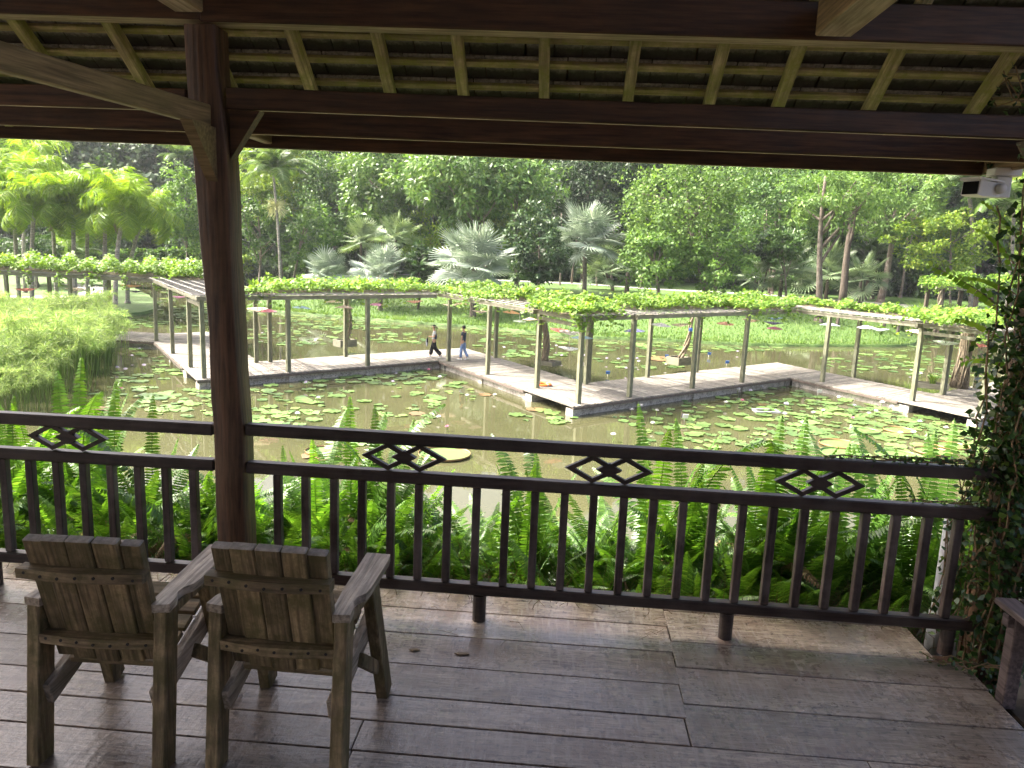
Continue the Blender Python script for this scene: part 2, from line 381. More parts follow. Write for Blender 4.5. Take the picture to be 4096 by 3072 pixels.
M['t_light'].node_tree.nodes['Principled BSDF'].inputs['Specular IOR Level'].default_value = .28
M['t_yellow'].node_tree.nodes['Principled BSDF'].inputs['Specular IOR Level'].default_value = .28
M['t_mid'].node_tree.nodes['Principled BSDF'].inputs['Specular IOR Level'].default_value = .28
M['t_big'].node_tree.nodes['Principled BSDF'].inputs['Specular IOR Level'].default_value = .28
M['t_dark'].node_tree.nodes['Principled BSDF'].inputs['Specular IOR Level'].default_value = .28
M['t_far'].node_tree.nodes['Principled BSDF'].inputs['Specular IOR Level'].default_value = .28
M['end_grain'] = plain('grey_end_grain', (.33, .30, .265), .8, .35, 40, bumps=.5)
# ------------------------------------------------------------------ ground and water
WZ, KZ = -4.10, -3.68              # pond water level, top of the walkway boards
SHORE = [(-62, 108), (-40, 101), (-33.5, 93), (-31, 80), (-28.5, 68), (-27.2, 62.3), (-26, 61.2), (-23.2, 60.4), (-19.5, 59.1), (-16.2, 58.2), (-11.3, 56.8), (-4.5, 55.6), (-1, 53.6),
         (3.2, 52.6), (6.7, 53.2), (13, 52.9), (17.6, 54.2), (21, 55.6), (25, 57.0), (27.6, 59.5), (31, 66), (36, 70), (60, 74), (120, 84)]
def shoreY(x):
    if x <= SHORE[0][0]: return SHORE[0][1]
    for (a, b), (c, d) in zip(SHORE, SHORE[1:]):
        if x <= c: return b+(d-b)*(x-a)/(c-a)
    return SHORE[-1][1]
def sstep(t): t = max(0, min(1, t)); return t*t*(3-2*t)
def lawn_z(x, y):
    s = y-shoreY(x)
    return -3.90+1.75*sstep((s-1)/15)+.010*max(0, s-10)+.05*math.sin(x*.31+1)*sstep(s/6)
LEFT = [(-140, 30), (-80, 38), (-60, 42), (-46, 45.5), (-38, 48.5), (-34, 50.6), (-32.0, 52.0), (-31.5, 54), (-32.4, 57.6), (-35, 62.5), (-40, 70), (-49, 82), (-64, 101), (-66, 130), (-140, 130)]

g = MB(); g.add([(-700, -700, -5.0), (700, -700, -5.0), (700, 900, -5.0), (-700, 900, -5.0)], [(0, 1, 2, 3)])
g.build('pond_bed', M['bed'], kind='structure')
w = MB(); nx, ny = 24, 24
w.add([(-170, 4.5, WZ), (170, 4.5, WZ), (170, 140, WZ), (-170, 140, WZ)], [(0, 1, 2, 3)])
w.build('pond_water', M['water'], kind='structure')

# lawn across the pond: strips that follow the shoreline
xs = [-62+.8*i for i in range(int((120+62)/.8)+1)]
rows = [-.25, 0.02, .12, .5, 1.2, 2.2, 3.5, 5, 7, 9, 11, 13, 16, 20, 26, 34, 44, 58, 80, 120, 300]
V = []
for x in xs:
    yb = shoreY(x)+.18*math.sin(x*2.3)+.10*math.sin(x*5.1+1)
    for i, s in enumerate(rows):
        z = -4.6 if i == 0 else (-4.02+.03*math.sin(x*7) if i == 1 else lawn_z(x, shoreY(x)+s))
        V.append((x, yb+s, z))
F = []; nr = len(rows)
for i in range(len(xs)-1):
    for j in range(nr-1):
        a = i*nr+j; F.append((a, a+nr, a+nr+1, a+1))
lawn = obj('lawn', np_mesh('lawn', V, F, True), M['lawn'], kind='structure')
# lawn on the left with its bank
lm = MB(); bm = bmesh.new()
pts = []
for (a, b), (c, d) in zip(LEFT, LEFT[1:]+LEFT[:1]):
    n = max(1, int(math.hypot(c-a, d-b)/1.2))
    for i in range(n):
        t = i/n; pts.append((a+(c-a)*t+jit(.1), b+(d-b)*t+jit(.1)))
vt = [bm.verts.new((x, y, -3.90)) for x, y in pts]; f = bm.faces.new(vt)
low = [bm.verts.new((x*1.0+(.25 if x > -40 else 0), y-.2, -4.6)) for x, y in pts]
for i in range(len(vt)): bm.faces.new((vt[i], low[i], low[(i+1) % len(vt)], vt[(i+1) % len(vt)]))
bmesh.ops.triangulate(bm, faces=[f]); bm.normal_update()
me = bpy.data.meshes.new('lawn'); bm.to_mesh(me); bm.free()
obj('lawn', me, M['lawn'], kind='structure')
# far ground behind everything, out to the horizon
fg = MB(); fg.add([(-700, 118, -3.7), (700, 118, -3.7), (700, 900, -3.0), (-700, 900, -3.0)], [(0, 1, 2, 3)])
fg.build('far_ground', M['lawn'], kind='structure')
# paved paths
def path_strip(name, pts, wd, zf):
    V = []; F = []
    P = []
    for i in range(len(pts)-1):
        for k in range(8):
            t = k/8; P.append((pts[i][0]+(pts[i+1][0]-pts[i][0])*t, pts[i][1]+(pts[i+1][1]-pts[i][1])*t))
    P.append(pts[-1])
    for i, p in enumerate(P):
        a = P[max(0, i-1)]; b = P[min(len(P)-1, i+1)]; d = Vector((b[0]-a[0], b[1]-a[1])).normalized(); n = Vector((-d.y, d.x))
        for k in range(5):
            q = Vector(p)+n*(wd*(k/4-.5)); V.append((q.x, q.y, zf(q.x, q.y)+.03))
    for i in range(len(P)-1):
        for k in range(4): F.append((i*5+k, i*5+k+1, i*5+k+6, i*5+k+5))
    return obj(name, np_mesh(name, V, F, True), M['path'], kind='structure')
path_strip('path', [(-70, 56), (-55, 60), (-46, 61), (-43, 65), (-46, 72), (-54, 80)], 2.6, lambda x, y: -3.9)
path_strip('path', [(-24, 96), (-5, 92), (10, 88), (25, 84), (40, 82), (60, 84)], 2.8, lambda x, y: lawn_z(x, y))
path_strip('path', [(23.5, 79), (27, 72), (33, 73.5), (45, 78)], 2.2, lambda x, y: lawn_z(x, y))

# bank that carries the pavilion
prof = [(-90, -.5), (-6, -.5), (2.6, -.45), (3.4, -.34), (4.5, -.34), (5.1, -.75), (6.2, -1.9), (7.6, -3.3), (9.0, -4.25), (10.5, -4.8)]
V = []; F = []
xs = [-90+2.0*i for i in range(91)]
for x in xs:
    for (y, z) in prof:
        k = 1 if 2 < y < 10 else 0
        V.append((x, y+k*.35*math.sin(x*.9), z+k*.08*math.sin(x*1.7+y)))
n = len(prof)
for i in range(len(xs)-1):
    for j in range(n-1): a = i*n+j; F.append((a, a+n, a+n+1, a+1))
obj('bank', np_mesh('bank', V, F, True), M['soil'], kind='structure')
# ------------------------------------------------------------------ pavilion deck
D = 3.46                            # front face of the railing
deck = thing('deck', None, None); deck['kind'] = 'structure'
SEAMS = [3.86, 3.565, 3.312, 3.04, 2.797, 2.622, 2.44, 2.20, 1.96, 1.70, 1.44, 1.2, .95, .7, .45, .2, -.05, -.3, -.55, -.8, -1.05, -1.3, -1.55, -1.8, -2.05, -2.3, -2.55, -2.8, -3.05, -3.3, -3.55, -3.8]
JR = 1.99                           # right end of the boards
SEAM_R = [3.86, 3.735, 3.415, 3.185, 2.90, 2.62]
def plank(x0, x1, ya, yb, thick=.045):
    g = .0028
    mb = MB(); mb.box(-(x1-x0)/2+g*.5, (x1-x0)/2-g*.5, -(ya-yb)/2+g, (ya-yb)/2-g, -thick, 0, None, .003)
    return mb.build('plank', M['deck'], deck, loc=((x0+x1)/2, (ya+yb)/2, jit(.0015)))
lefts = {0: [-5.2, -2.1, .625], 1: [-5.2, -3.0, .618], 2: [-5.2, -2.4, .61], 3: [-5.2, -1.35, .60], 4: [-5.2, .585], 5: [-5.2, -.695, 1.245, JR]}
for i, (a, b) in enumerate(zip(SEAMS, SEAMS[1:])):
    if i <= 5: ends = lefts[i]
    else:
        e = random.uniform(-2.2, 1.2) if i > 6 else -.69
        ends = [-5.2, e, JR] if i % 2 == 0 else [-5.2, e, min(e+1.9, 1.5), JR]
    for x0, x1 in zip(ends, ends[1:]): plank(x0, x1, a, b)
for i, (a, b) in enumerate(zip(SEAM_R, SEAM_R[1:])):
    x1 = [1.86, 1.88, 2.0, JR, JR][i]
    plank([.628, .622, .612, .60, .588][i], x1, a, b)
# bearers and short piers below the boards
for y in (3.5, 1.7, -.1, -2.0, -3.6):
    mb = MB(); mb.box(-5.1, 2.0, y-.05, y+.05, -.20, -.047); mb.build('bearer', M['beam'], deck)
    for x in (-4.6, -2.2, -.2, 1.7):
        p = MB(); p.box(x-.09, x+.09, y-.09, y+.09, -.62, -.202); p.build('pier', M['concrete'], deck)
# stone floor to the right of the boards
sf = MB()
stones = thing('paving', None, None); stones['kind'] = 'structure'
for i in range(9):
    for j in range(3):
        mb = MB(); x0 = 2.03+j*.42; y0 = 3.2-i*.44
        mb.box(-.205, .205, -.215, .215, -.05, 0, None, .008)
        mb.build('slab', M['soil'], stones, loc=(x0+.21, y0-.22, -.035+jit(.006)))

# ------------------------------------------------------------------ pavilion frame
pav = thing('pavilion', 'open timber pavilion with dark brown posts and beams under a mossy tiled roof', 'pavilion')
def beam(name, a, b, w, h, mat, ch=.006, label=None, under=False):
    """a beam whose long axis is its local x"""
    a, b = Vector(a), Vector(b); d = b-a; Ln = d.length
    mb = MB(); k = 1
    mb.box(0, Ln, -w/2, w/2, -h/2, h/2, None, ch)
    o = mb.build(name, mat, pav, loc=a)
    if under:                         # underside gets a paler wood
        o.data.materials.append(M['pale_wood'])
        for f_ in o.data.polygons:
            if f_.normal.z < -.8: f_.material_index = 1
    o.rotation_euler = d.to_track_quat('X', 'Z').to_euler()
    if label: o['label'] = label
    return o
# main post, hewn: outline follows its real waviness (left edge, right edge at a height)
PR = [(-.50, -1.672, -1.522), (0, -1.672, -1.522), (.36, -1.670, -1.525), (.53, -1.672, -1.528), (.84, -1.674, -1.525), (.95, -1.676, -1.528), (1.07, -1.684, -1.535), (1.22, -1.683, -1.545), (1.40, -1.680, -1.55), (1.55, -1.690, -1.556),
      (1.79, -1.712, -1.566), (2.0, -1.722, -1.562), (2.22, -1.730, -1.568), (2.40, -1.742, -1.585), (2.60, -1.752, -1.605), (2.785, -1.757, -1.612)]
V = []; F = []
for i, (z, xl, xr) in enumerate(PR):
    yb = 3.588+.006*math.sin(z*5); yf = D-.012+.004*math.sin(z*7+1); c = .008
    V += [(xl+c, yf, z), (xr-c, yf, z), (xr, yf+c, z), (xr, yb-c, z), (xr-c, yb, z), (xl+c, yb, z), (xl, yb-c, z), (xl, yf+c, z)]
for i in range(len(PR)-1):
    for j in range(8): F.append((i*8+j, i*8+(j+1) % 8, i*8+8+(j+1) % 8, i*8+8+j))
obj('post', np_mesh('post', V, F), M['post'], pav)
# post at the right end, hidden in creeper
mb = MB(); mb.box(-.075, .075, -.075, .075, -.5, 2.785, None, .012); mb.build('post', M['post'], pav, loc=(2.17, 3.54, 0))
# posts behind and beside the camera carry the roof as well
for x, y in ((-4.9, 3.54), (-4.9, -3.5), (-1.65, -3.5), (2.17, -3.5)):
    mb = MB(); mb.box(-.075, .075, -.075, .075, -.5, 2.785, None, .012); mb.build('post', M['post'], pav, loc=(x, y, 0))
# upper plate beams over the posts
beam('plate_beam', (-12, D+.053, 2.935), (-1.685, D+.053, 2.885), .105, .155, M['beam'], under=True)
beam('plate_beam', (-1.684, D+.053, 2.876), (2.9, D+.053, 2.848), .105, .155, M['beam'], under=True)
beam('plate_beam', (-12, -3.5, 2.87), (2.9, -3.5, 2.87), .105, .155, M['beam'], under=True)
# lower board between the posts
beam('lintel_board', (-5.2, D+.017, 2.463), (-1.76, D+.017, 2.463), .034, .096, M['beam'], under=True)
beam('lintel_board', (-1.575, D+.017, 2.475), (2.095, D+.017, 2.452), .034, .096, M['beam'], under=True)
# inner eave board and fascia
beam('eave_board', (-5.2, 3.895, 2.467), (2.30, 3.895, 2.44), .034, .15, M['beam'], under=True)
beam('fascia', (-5.4, 4.285, 2.455), (2.20, 4.285, 2.425), .03, .165, M['beam'], under=True)
# returns of the eave: outrigger by the post and the side fascia at the corner
beam('outrigger', (-1.70, 3.60, 2.43), (-1.70, 4.268, 2.43), .05, .10, M['tie'])
beam('side_fascia', (2.215, 4.30, 2.43), (2.33, 3.0, 2.44), .03, .165, M['tie'])
beam('side_fascia', (2.332, 2.99, 2.44), (2.45, -4.3, 2.44), .03, .165, M['tie'])
# cross ties running back over the deck
beam('cross_tie', (1.068, 3.40, 2.852), (1.068, -3.44, 2.90), .15, .145, M['tie'], under=True)
beam('cross_tie', (-1.70, 3.40, 2.890), (-1.70, -3.44, 2.94), .13, .145, M['tie'], under=True)
a = Vector((-1.650, 3.44, 2.392)); dvec = Vector((-.235, -.972, 0)).normalized()
beam('diagonal_tie', a, a+dvec*4.2+Vector((0, 0, .05)), .045, .095, M['tie'])
# knee braces: solid gusset boards
def gusset(p0, p1, p2, y0, y1):
    mb = MB(); mb.add([(p[0], y, p[1]) for y in (y0, y1) for p in (p0, p1, p2)], [(0, 1, 2), (5, 4, 3), (0, 3, 4, 1), (1, 4, 5, 2), (2, 5, 3, 0)])
    return mb.build('knee_brace', M['beam'], pav)
gusset((-1.565, 2.21), (-1.565, 2.428), (-1.422, 2.428), D+.02, D+.075)
gusset((-1.735, 2.25), (-1.80, 2.412), (-1.735, 2.412), D+.02, D+.075)
mb = MB(); mb.add([(x, y, z) for x in (-1.668, -1.615) for (y, z) in ((3.452, 2.10), (3.452, 2.342), (3.22, 2.342))], [(0, 1, 2), (5, 4, 3), (0, 3, 4, 1), (1, 4, 5, 2), (2, 5, 3, 0)])
mb.build('knee_brace', M['tie'], pav)
gusset((2.09, 2.15), (1.94, 2.40), (2.09, 2.40), D+.02, D+.075)
# rafters, battens, tiles
KS = .735; Z0 = 2.985                # rafter underside at Y = 3.5
def rz_(y): return Z0-KS*(y-3.5)
sl = math.atan(KS); RX = [-3.7, -3.22, -2.742, -2.264, -1.80, -1.364, -.949, -.564, -.152, .283, .687, 1.039, 1.486, 1.985, 2.35]
rm = None
for x in RX:
    y0, y1 = 4.262, .1; Ln = (y0-y1)/math.cos(sl)
    if rm is None:
        mb = MB(); mb.box(0, Ln, -.026, .026, 0, .06, None, .004); rm = mb.mesh('rafter'); rm.materials.append(M['rafter'])
    obj('rafter', rm, None, pav, (x+jit(.004), y0, rz_(y0)), (math.pi-0 if False else 0, -sl, -math.pi/2))
bt = None; pitch_y = .117; by = []
yb = 4.235
while yb > 3.45:
    by.append(yb); yb -= pitch_y
n_up = Vector((0, math.sin(sl), math.cos(sl)))
for i, y in enumerate(by):
    if bt is None:
        mb = MB(); mb.box(-3.3, 3.3, -.018, .018, 0, .022, None, .003); bt = mb.mesh('batten'); bt.materials.append(M['batten'])
    p = Vector((-.9, y, rz_(y)))+n_up*.0615
    obj('batten', bt, None, pav, p+Vector((jit(.03), 0, 0)), (-sl, 0, 0))
tl = None; TW = .138
for i, y in enumerate(by):
    for j in range(46):
        if tl is None:
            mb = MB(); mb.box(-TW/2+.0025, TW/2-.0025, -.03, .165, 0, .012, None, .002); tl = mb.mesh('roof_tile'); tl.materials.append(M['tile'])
        x = -3.9+TW*(j+.5*(i % 2))+jit(.003)
        if x > 2.36: continue
        p = Vector((x, y, rz_(y)))+n_up*(.086+jit(.0015))
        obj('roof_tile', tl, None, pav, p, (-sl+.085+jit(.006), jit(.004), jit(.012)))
# the rest of the roof: boarding above the tiles' field and the far slope, stretched left out of view to block the sun
def slab(y0, z0, y1, z1, x0=-5.6, x1=2.6, t=.04):
    mb = MB(); d = Vector((0, y1-y0, z1-z0)).normalized(); nn = Vector((0, -d.z, d.y)) if d.y > 0 else Vector((0, d.z, -d.y))
    A = Vector((0, y0, z0)); B = Vector((0, y1, z1)); nn *= t
    vs = []
    for x in (x0, x1):
        for q in (A, B, B+nn, A+nn): vs.append((x, q.y, q.z))
    mb.add(vs, [(0, 1, 2, 3), (7, 6, 5, 4), (0, 4, 5, 1), (1, 5, 6, 2), (2, 6, 7, 3), (3, 7, 4, 0)])
    return mb.build('roof_boarding', M['beam'], pav)
slab(4.40, rz_(4.40)+.185, 0.0, rz_(0.0)+.185, -12.5)
slab(0.0, rz_(0.0)+.185, -4.4, rz_(4.4)+.185, -12.5)
# unseen boards added behind and at the right to darken the pavilion inside
for k in range(30):
    if k % 6: continue
    mb = MB(); mb.box(-.235, .235, -.015, .015, -.3, 2.79, None, .004); mb.build('shade_board', M['beam'], pav, loc=(-11.4+k*.472, -3.62, 0))
for k in range(12):
    mb = MB(); mb.box(-.015, .015, -.235, .235, -.3, 2.6, None, .004); mb.build('shade_board', M['beam'], pav, loc=(2.62, -3.35+k*.472, 0))

# ------------------------------------------------------------------ railings
def railing(x0, x1, label, bal_x, orn_x, legs, ztop, slope=0):
    t = thing('railing', label, 'railing', (0, 0, 0))
    def rail(name, z, h, dpt, y0=D):
        mb = MB(); Ln = x1-x0; mb.box(-Ln/2, Ln/2, 0, dpt, -h, 0, None, .006)
        return mb.build(name, M['rail'], t, loc=((x0+x1)/2, y0, z), rot=(0, slope, 0))
    rail('top_rail', ztop, .058, .058, D-.002)
    rail('middle_rail', .757, .058, .056); rail('bottom_rail', .196, .056, .056)
    bmesh_ = None
    for x in bal_x:
        if bmesh_ is None:
            mb = MB(); mb.box(-.019, .019, -.019, .019, 0, .499, None, .003); bmesh_ = mb.mesh('baluster'); bmesh_.materials.append(M['baluster'])
        dx = x-(x0+x1)/2
        obj('baluster', bmesh_, None, t, (x+jit(.002), D+.027, .1985-math.tan(slope)*dx), (0, 0, jit(.02)))
    om = None
    for x in orn_x:
        if om is None:
            om = ornament_mesh()
        dx = x-(x0+x1)/2
        obj('diamond_ornament', om, None, t, (x, D+.013, .8275-math.tan(slope)*dx), (0, slope, 0))
    for x in legs:
        mb = MB(); mb.lathe([(0, 0), (.034, 0), (.034, .137), (0, .137)], 18); mb.build('foot', M['rail'], t, smooth=False, loc=(x, D+.03, .0012))
    return t
def ornament_mesh():
    """two overlapping diamond outlines with a solid small diamond where they cross"""
    hw, hh, wd = .131, .0688, .021         # half width, half height of one diamond, bar width
    off = .079; dep = .026; m = MB()
    def ring(cx):
        k = 1-wd/ (hw*hh/math.hypot(hw, hh)); out = [(cx-hw, 0), (cx, hh), (cx+hw, 0), (cx, -hh)]; inn = [(cx+(x-cx)*k, z*k) for x, z in out]
        for i in range(4):
            j = (i+1) % 4; q = [out[i], out[j], inn[j], inn[i]]
            y0, y1 = (0, dep) if cx < 0 else (.0015, dep-.0015)
            m.add([(x, y, z) for y in (y0, y1) for x, z in q], [(0, 1, 2, 3), (7, 6, 5, 4), (0, 4, 5, 1), (1, 5, 6, 2), (2, 6, 7, 3), (3, 7, 4, 0)])
    ring(-off); ring(off)
    a, b = .062, .034
    q = [(-a, 0), (0, b), (a, 0), (0, -b)]
    m.add([(x, y, z) for y in (-.002, dep+.002) for x, z in q], [(0, 1, 2, 3), (7, 6, 5, 4), (0, 4, 5, 1), (1, 5, 6, 2), (2, 6, 7, 3), (3, 7, 4, 0)])
    me = m.mesh('diamond_ornament'); me.materials.append(M['rail']); return me
SP = .1428
bx0 = -.814+.019
railing(-1.520, 2.09, 'long dark brown railing with three double diamond ornaments, from hewn post to creeper post',
        [bx0+SP*i for i in range(-4, 20)], [-.731, .268, 1.260], [-.336, .892, 1.95], .950, .0030)
bl = -1.96+.019
railing(-4.82, -1.684, 'shorter dark brown railing with one double diamond ornament, beside the two chairs',
        [bl+SP*i for i in range(-19, 2)], [-2.445, -3.6], [-2.9, -4.2], .940, -.0035)
# ------------------------------------------------------------------ armchairs
def make_chair(label, loc, rz):
    t = thing('armchair', label, 'chair', loc, rz)
    # back: five upright boards, leaning back, set on a slight curve
    ang = math.atan(.27)
    wds = [.066, .084, .084, .084, .066]; x = -.1965
    for i, w in enumerate(wds):
        cx = x+w/2; x += w+.0022
        cur = .020*(1-(cx/.19)**2)         # middle boards sit a little further back
        mb = MB(); top = .52+[-.008, 0, .003, .001, -.008][i]
        mb.box(-w/2, w/2, -.018, .018, [.006, 0, -.003, .002, .006][i], top, None, .004)
        if i in (0, 4):                    # outer boards taper to the foot
            s = 1 if i == 0 else -1
            for k, v in enumerate(mb.v):
                if v[2] < .2: mb.v[k] = (v[0]+s*.006, v[1], v[2])
        o = mb.build('back_slat', M['chair'], t, loc=(cx, -.150-cur, .355), rot=(ang, 0, jit(.012)))
        o.data.materials.append(M['end_grain'])
        for f_ in o.data.polygons:
            if f_.normal.z > .5: f_.material_index = 1
    for zc, L2, nm in ((.735, .212, 'back_cleat'), (.462, .205, 'back_cleat')):
        yb = -.150-(zc-.355)*.27-.020; mb = MB(); n = 8
        V = []; 
        for k in range(n+1):
            xx = -L2+2*L2*k/n; c = .020*(1-min(1, (xx/.19)**2))
            for yy, zz in ((-.052-c, -.017), (-.052-c, .017), (-.001-c*.95, .017), (-.001-c*.95, -.017)): V.append((xx, yy, zz))
        Fq = [(0, 1, 2, 3), (n*4+3, n*4+2, n*4+1, n*4)]
        for k in range(n):
            for j in range(4): a = k*4+j; b = k*4+(j+1) % 4; Fq.append((a, a+4, b+4, b))
        mb.add(V, Fq); o = mb.build(nm, M['chair_x'], t, loc=(0, yb, zc))
        for k in range(7):                 # plugged screw holes along the cleat
            xx = -L2+.03+k*(2*L2-.06)/6; c = .020*(1-min(1, (xx/.19)**2))
            h = MB(); h.lathe([(0, .0), (.0055, .0), (.0055, .003), (0, .003)], 8, Matrix.Rotation(math.pi/2, 4, 'X'))
            h.build('screw_plug', M['hair'], o, loc=(xx, -.0515-c, jit(.006)))
    for s in (-1, 1):
        # legs
        mb = MB(); mb.bar((s*.222, -.262, .0), (s*.222, -.196, .574), .046, .088, .004, up=Vector((0, 1, 0)))
        mb.build('leg', M['chair'], t)
        mb = MB(); mb.bar((s*.250, .262, .0), (s*.232, .085, .574), .046, .085, .004, up=Vector((0, 1, 0)))
        mb.build('leg', M['chair'], t)
        # arm: wide in front, notched and narrow behind
        prof = [(.165, .285), (.262, .285), (.268, .24), (.268, -.02), (.262, -.07), (.240, -.105), (.236, -.14), (.250, -.175), (.254, -.235), (.196, -.245), (.180, -.21), (.180, -.16), (.172, -.05)]
        mb = MB(); pl = [(s*px_, py_) for px_, py_ in prof]
        if s < 0: pl = pl[::-1]
        mb.prism(pl, .576, .606); o = mb.build('arm', M['chair_arm'], t)
        # side rail under the seat and diagonal strut
        mb = MB(); mb.bar((s*.192, -.245, .245), (s*.205, .30, .395), .034, .085, .004); mb.build('seat_rail', M['chair_arm'], t)
        mb = MB(); mb.bar((s*.222, .0, .30), (s*.240, .165, .17), .028, .05, .003); mb.build('strut', M['chair'], t)
        mb = MB(); mb.bar((s*.222, -.22, .555), (s*.236, .16, .555), .035, .035, .003); mb.build('arm_support', M['chair'], t)
    for k in range(5):
        y = -.10+.085*k; mb = MB(); mb.box(-.172, .172, -.037, .037, 0, .022, None, .003)
        mb.build('seat_slat', M['chair_x'], t, loc=(0, y, .345+.275*(y+.1)-.03), rot=(.268, 0, 0))
    return t
make_chair('weathered wooden armchair standing next to the hewn post', (-.912, 2.553, .001), R(-1.0))
make_chair('weathered wooden armchair farther from the hewn post than its twin', (-1.548, 2.520, .001), R(2.0))

# ------------------------------------------------------------------ bench by the creeper post
t = thing('bench', 'dark slatted wooden bench beside the creeper covered post', 'bench', (2.0, 2.6, 0))
for i, x in enumerate((.02, .125, .23, .335)):
    mb = MB(); mb.box(-.045, .045, -.9, .62, -.028, 0, None, .004); mb.build('seat_slat', M['bench'], t, loc=(x, 0, .43))
for x in (.03, .33):
    for y in (.52, -.8):
        mb = MB(); mb.box(-.03, .03, -.03, .03, -.03, .40, None, .004); mb.build('leg', M['bench'], t, loc=(x, y, 0))
for y in (.52, -.8):
    mb = MB(); mb.box(-.03, .40, -.02, .02, .345, .40, None, .004); mb.build('bearer', M['bench'], t, loc=(0, y, 0))
mb = MB(); mb.box(.372, .398, -.9, .62, .55, .64); mb.build('backrest', M['bench'], t)
for y in (.5, -.78):
    mb = MB(); mb.box(.40, .435, -.025, .025, .35, .66); mb.build('back_stile', M['bench'], t, loc=(0, y, 0))

# ------------------------------------------------------------------ camera on the eave corner
t = thing('security_camera', 'white box security camera on a bracket under the eave corner', 'camera', (2.17, 4.10, 2.30))
def hull(name, poly, y0, y1, mat, par, loc=(0, 0, 0), rot=(0, 0, 0)):
    mb = MB(); n = len(poly)
    mb.add([(x, y, z) for y in (y0, y1) for x, z in poly], [tuple(range(n)), tuple(range(2*n-1, n-1, -1))]+[(i, i+n, (i+1) % n+n, (i+1) % n) for i in range(n)])
    return mb.build(name, mat, par, loc=loc, rot=rot)
rr = (0, R(4), R(30))
h = hull('housing', [(-.175, -.095), (-.13, -.098), (.0, -.085), (.0, -.02), (-.17, -.02)], -.045, .045, M['white_plastic'], t, (0, 0, .0), rr)
hull('sun_hood', [(-.19, -.026), (.01, -.012), (.01, -.006), (-.19, -.012)], -.052, .052, M['white_plastic'], t, (0, 0, .002), rr)
hull('window', [(-.177, -.092), (-.1755, -.092), (-.1755, -.03), (-.177, -.03)], -.04, .04, M['dark_glass'], t, (0, 0, 0), rr)
mb = MB(); mb.lathe([(0, -.03), (.024, -.03), (.026, 0), (.024, .03), (0, .03)], 14, Matrix.Rotation(math.pi/2, 4, 'X')); mb.build('joint', M['white_plastic'], t, loc=(.005, -.05, -.045), smooth=True)
mb = MB(); mb.box(.0, .075, -.03, .03, -.085, .02, None, .004); mb.build('bracket', M['white_plastic'], t)
mb = MB(); mb.box(-.02, .11, -.045, .045, .021, .062, None, .004); mb.build('mount_box', M['white_plastic'], t)

# grey downpipe outside the railing
t = thing('drain_pipe', 'grey plastic drain pipe outside the railing near the creeper post', 'pipe', (2.04, 3.76, -.35))
mb = MB(); mb.lathe([(.038, .45), (.038, 1.00)], 16); mb.build('tube', M['pipe'], t, smooth=True)
mb = MB(); mb.lathe([(.045, .0), (.045, .448), (.040, .452)], 16); mb.build('lower_tube', M['pipe'], t, smooth=True)
t2 = thing('timber_plank', 'dark upright plank leaning in the creeper behind the railing end', 'plank', (2.13, 3.66, 0)); 
mb = MB(); mb.box(-.02, .14, -.012, .012, -.3, .58); mb.build('board', M['post'], t2)

# ------------------------------------------------------------------ leaves as numpy batches
def leaf_quads(P, D_, U_, Ln, Wd, fold=.0):
    """P base points, D_ leaf direction, U_ leaf normal-ish, one 4-point leaf each (base, side, tip, side)"""
    D_ = D_/np.linalg.norm(D_, axis=1, keepdims=True)
    W_ = np.cross(D_, U_); nrm = np.linalg.norm(W_, axis=1, keepdims=True); W_ = W_/np.maximum(nrm, 1e-6)
    Nn = np.cross(W_, D_)
    Ln = Ln[:, None]; Wd = Wd[:, None]
    V = np.empty((len(P), 4, 3), dtype=np.float32)
    V[:, 0] = P; V[:, 1] = P+D_*Ln*.45+W_*Wd*.5+Nn*Ln*fold; V[:, 2] = P+D_*Ln; V[:, 3] = P+D_*Ln*.45-W_*Wd*.5+Nn*Ln*fold
    F = np.arange(len(P)*4, dtype=np.int32).reshape(-1, 4)
    return V.reshape(-1, 3), F
def rdir(n, r=rng):
    v = r.normal(size=(n, 3)); return v/np.linalg.norm(v, axis=1, keepdims=True)

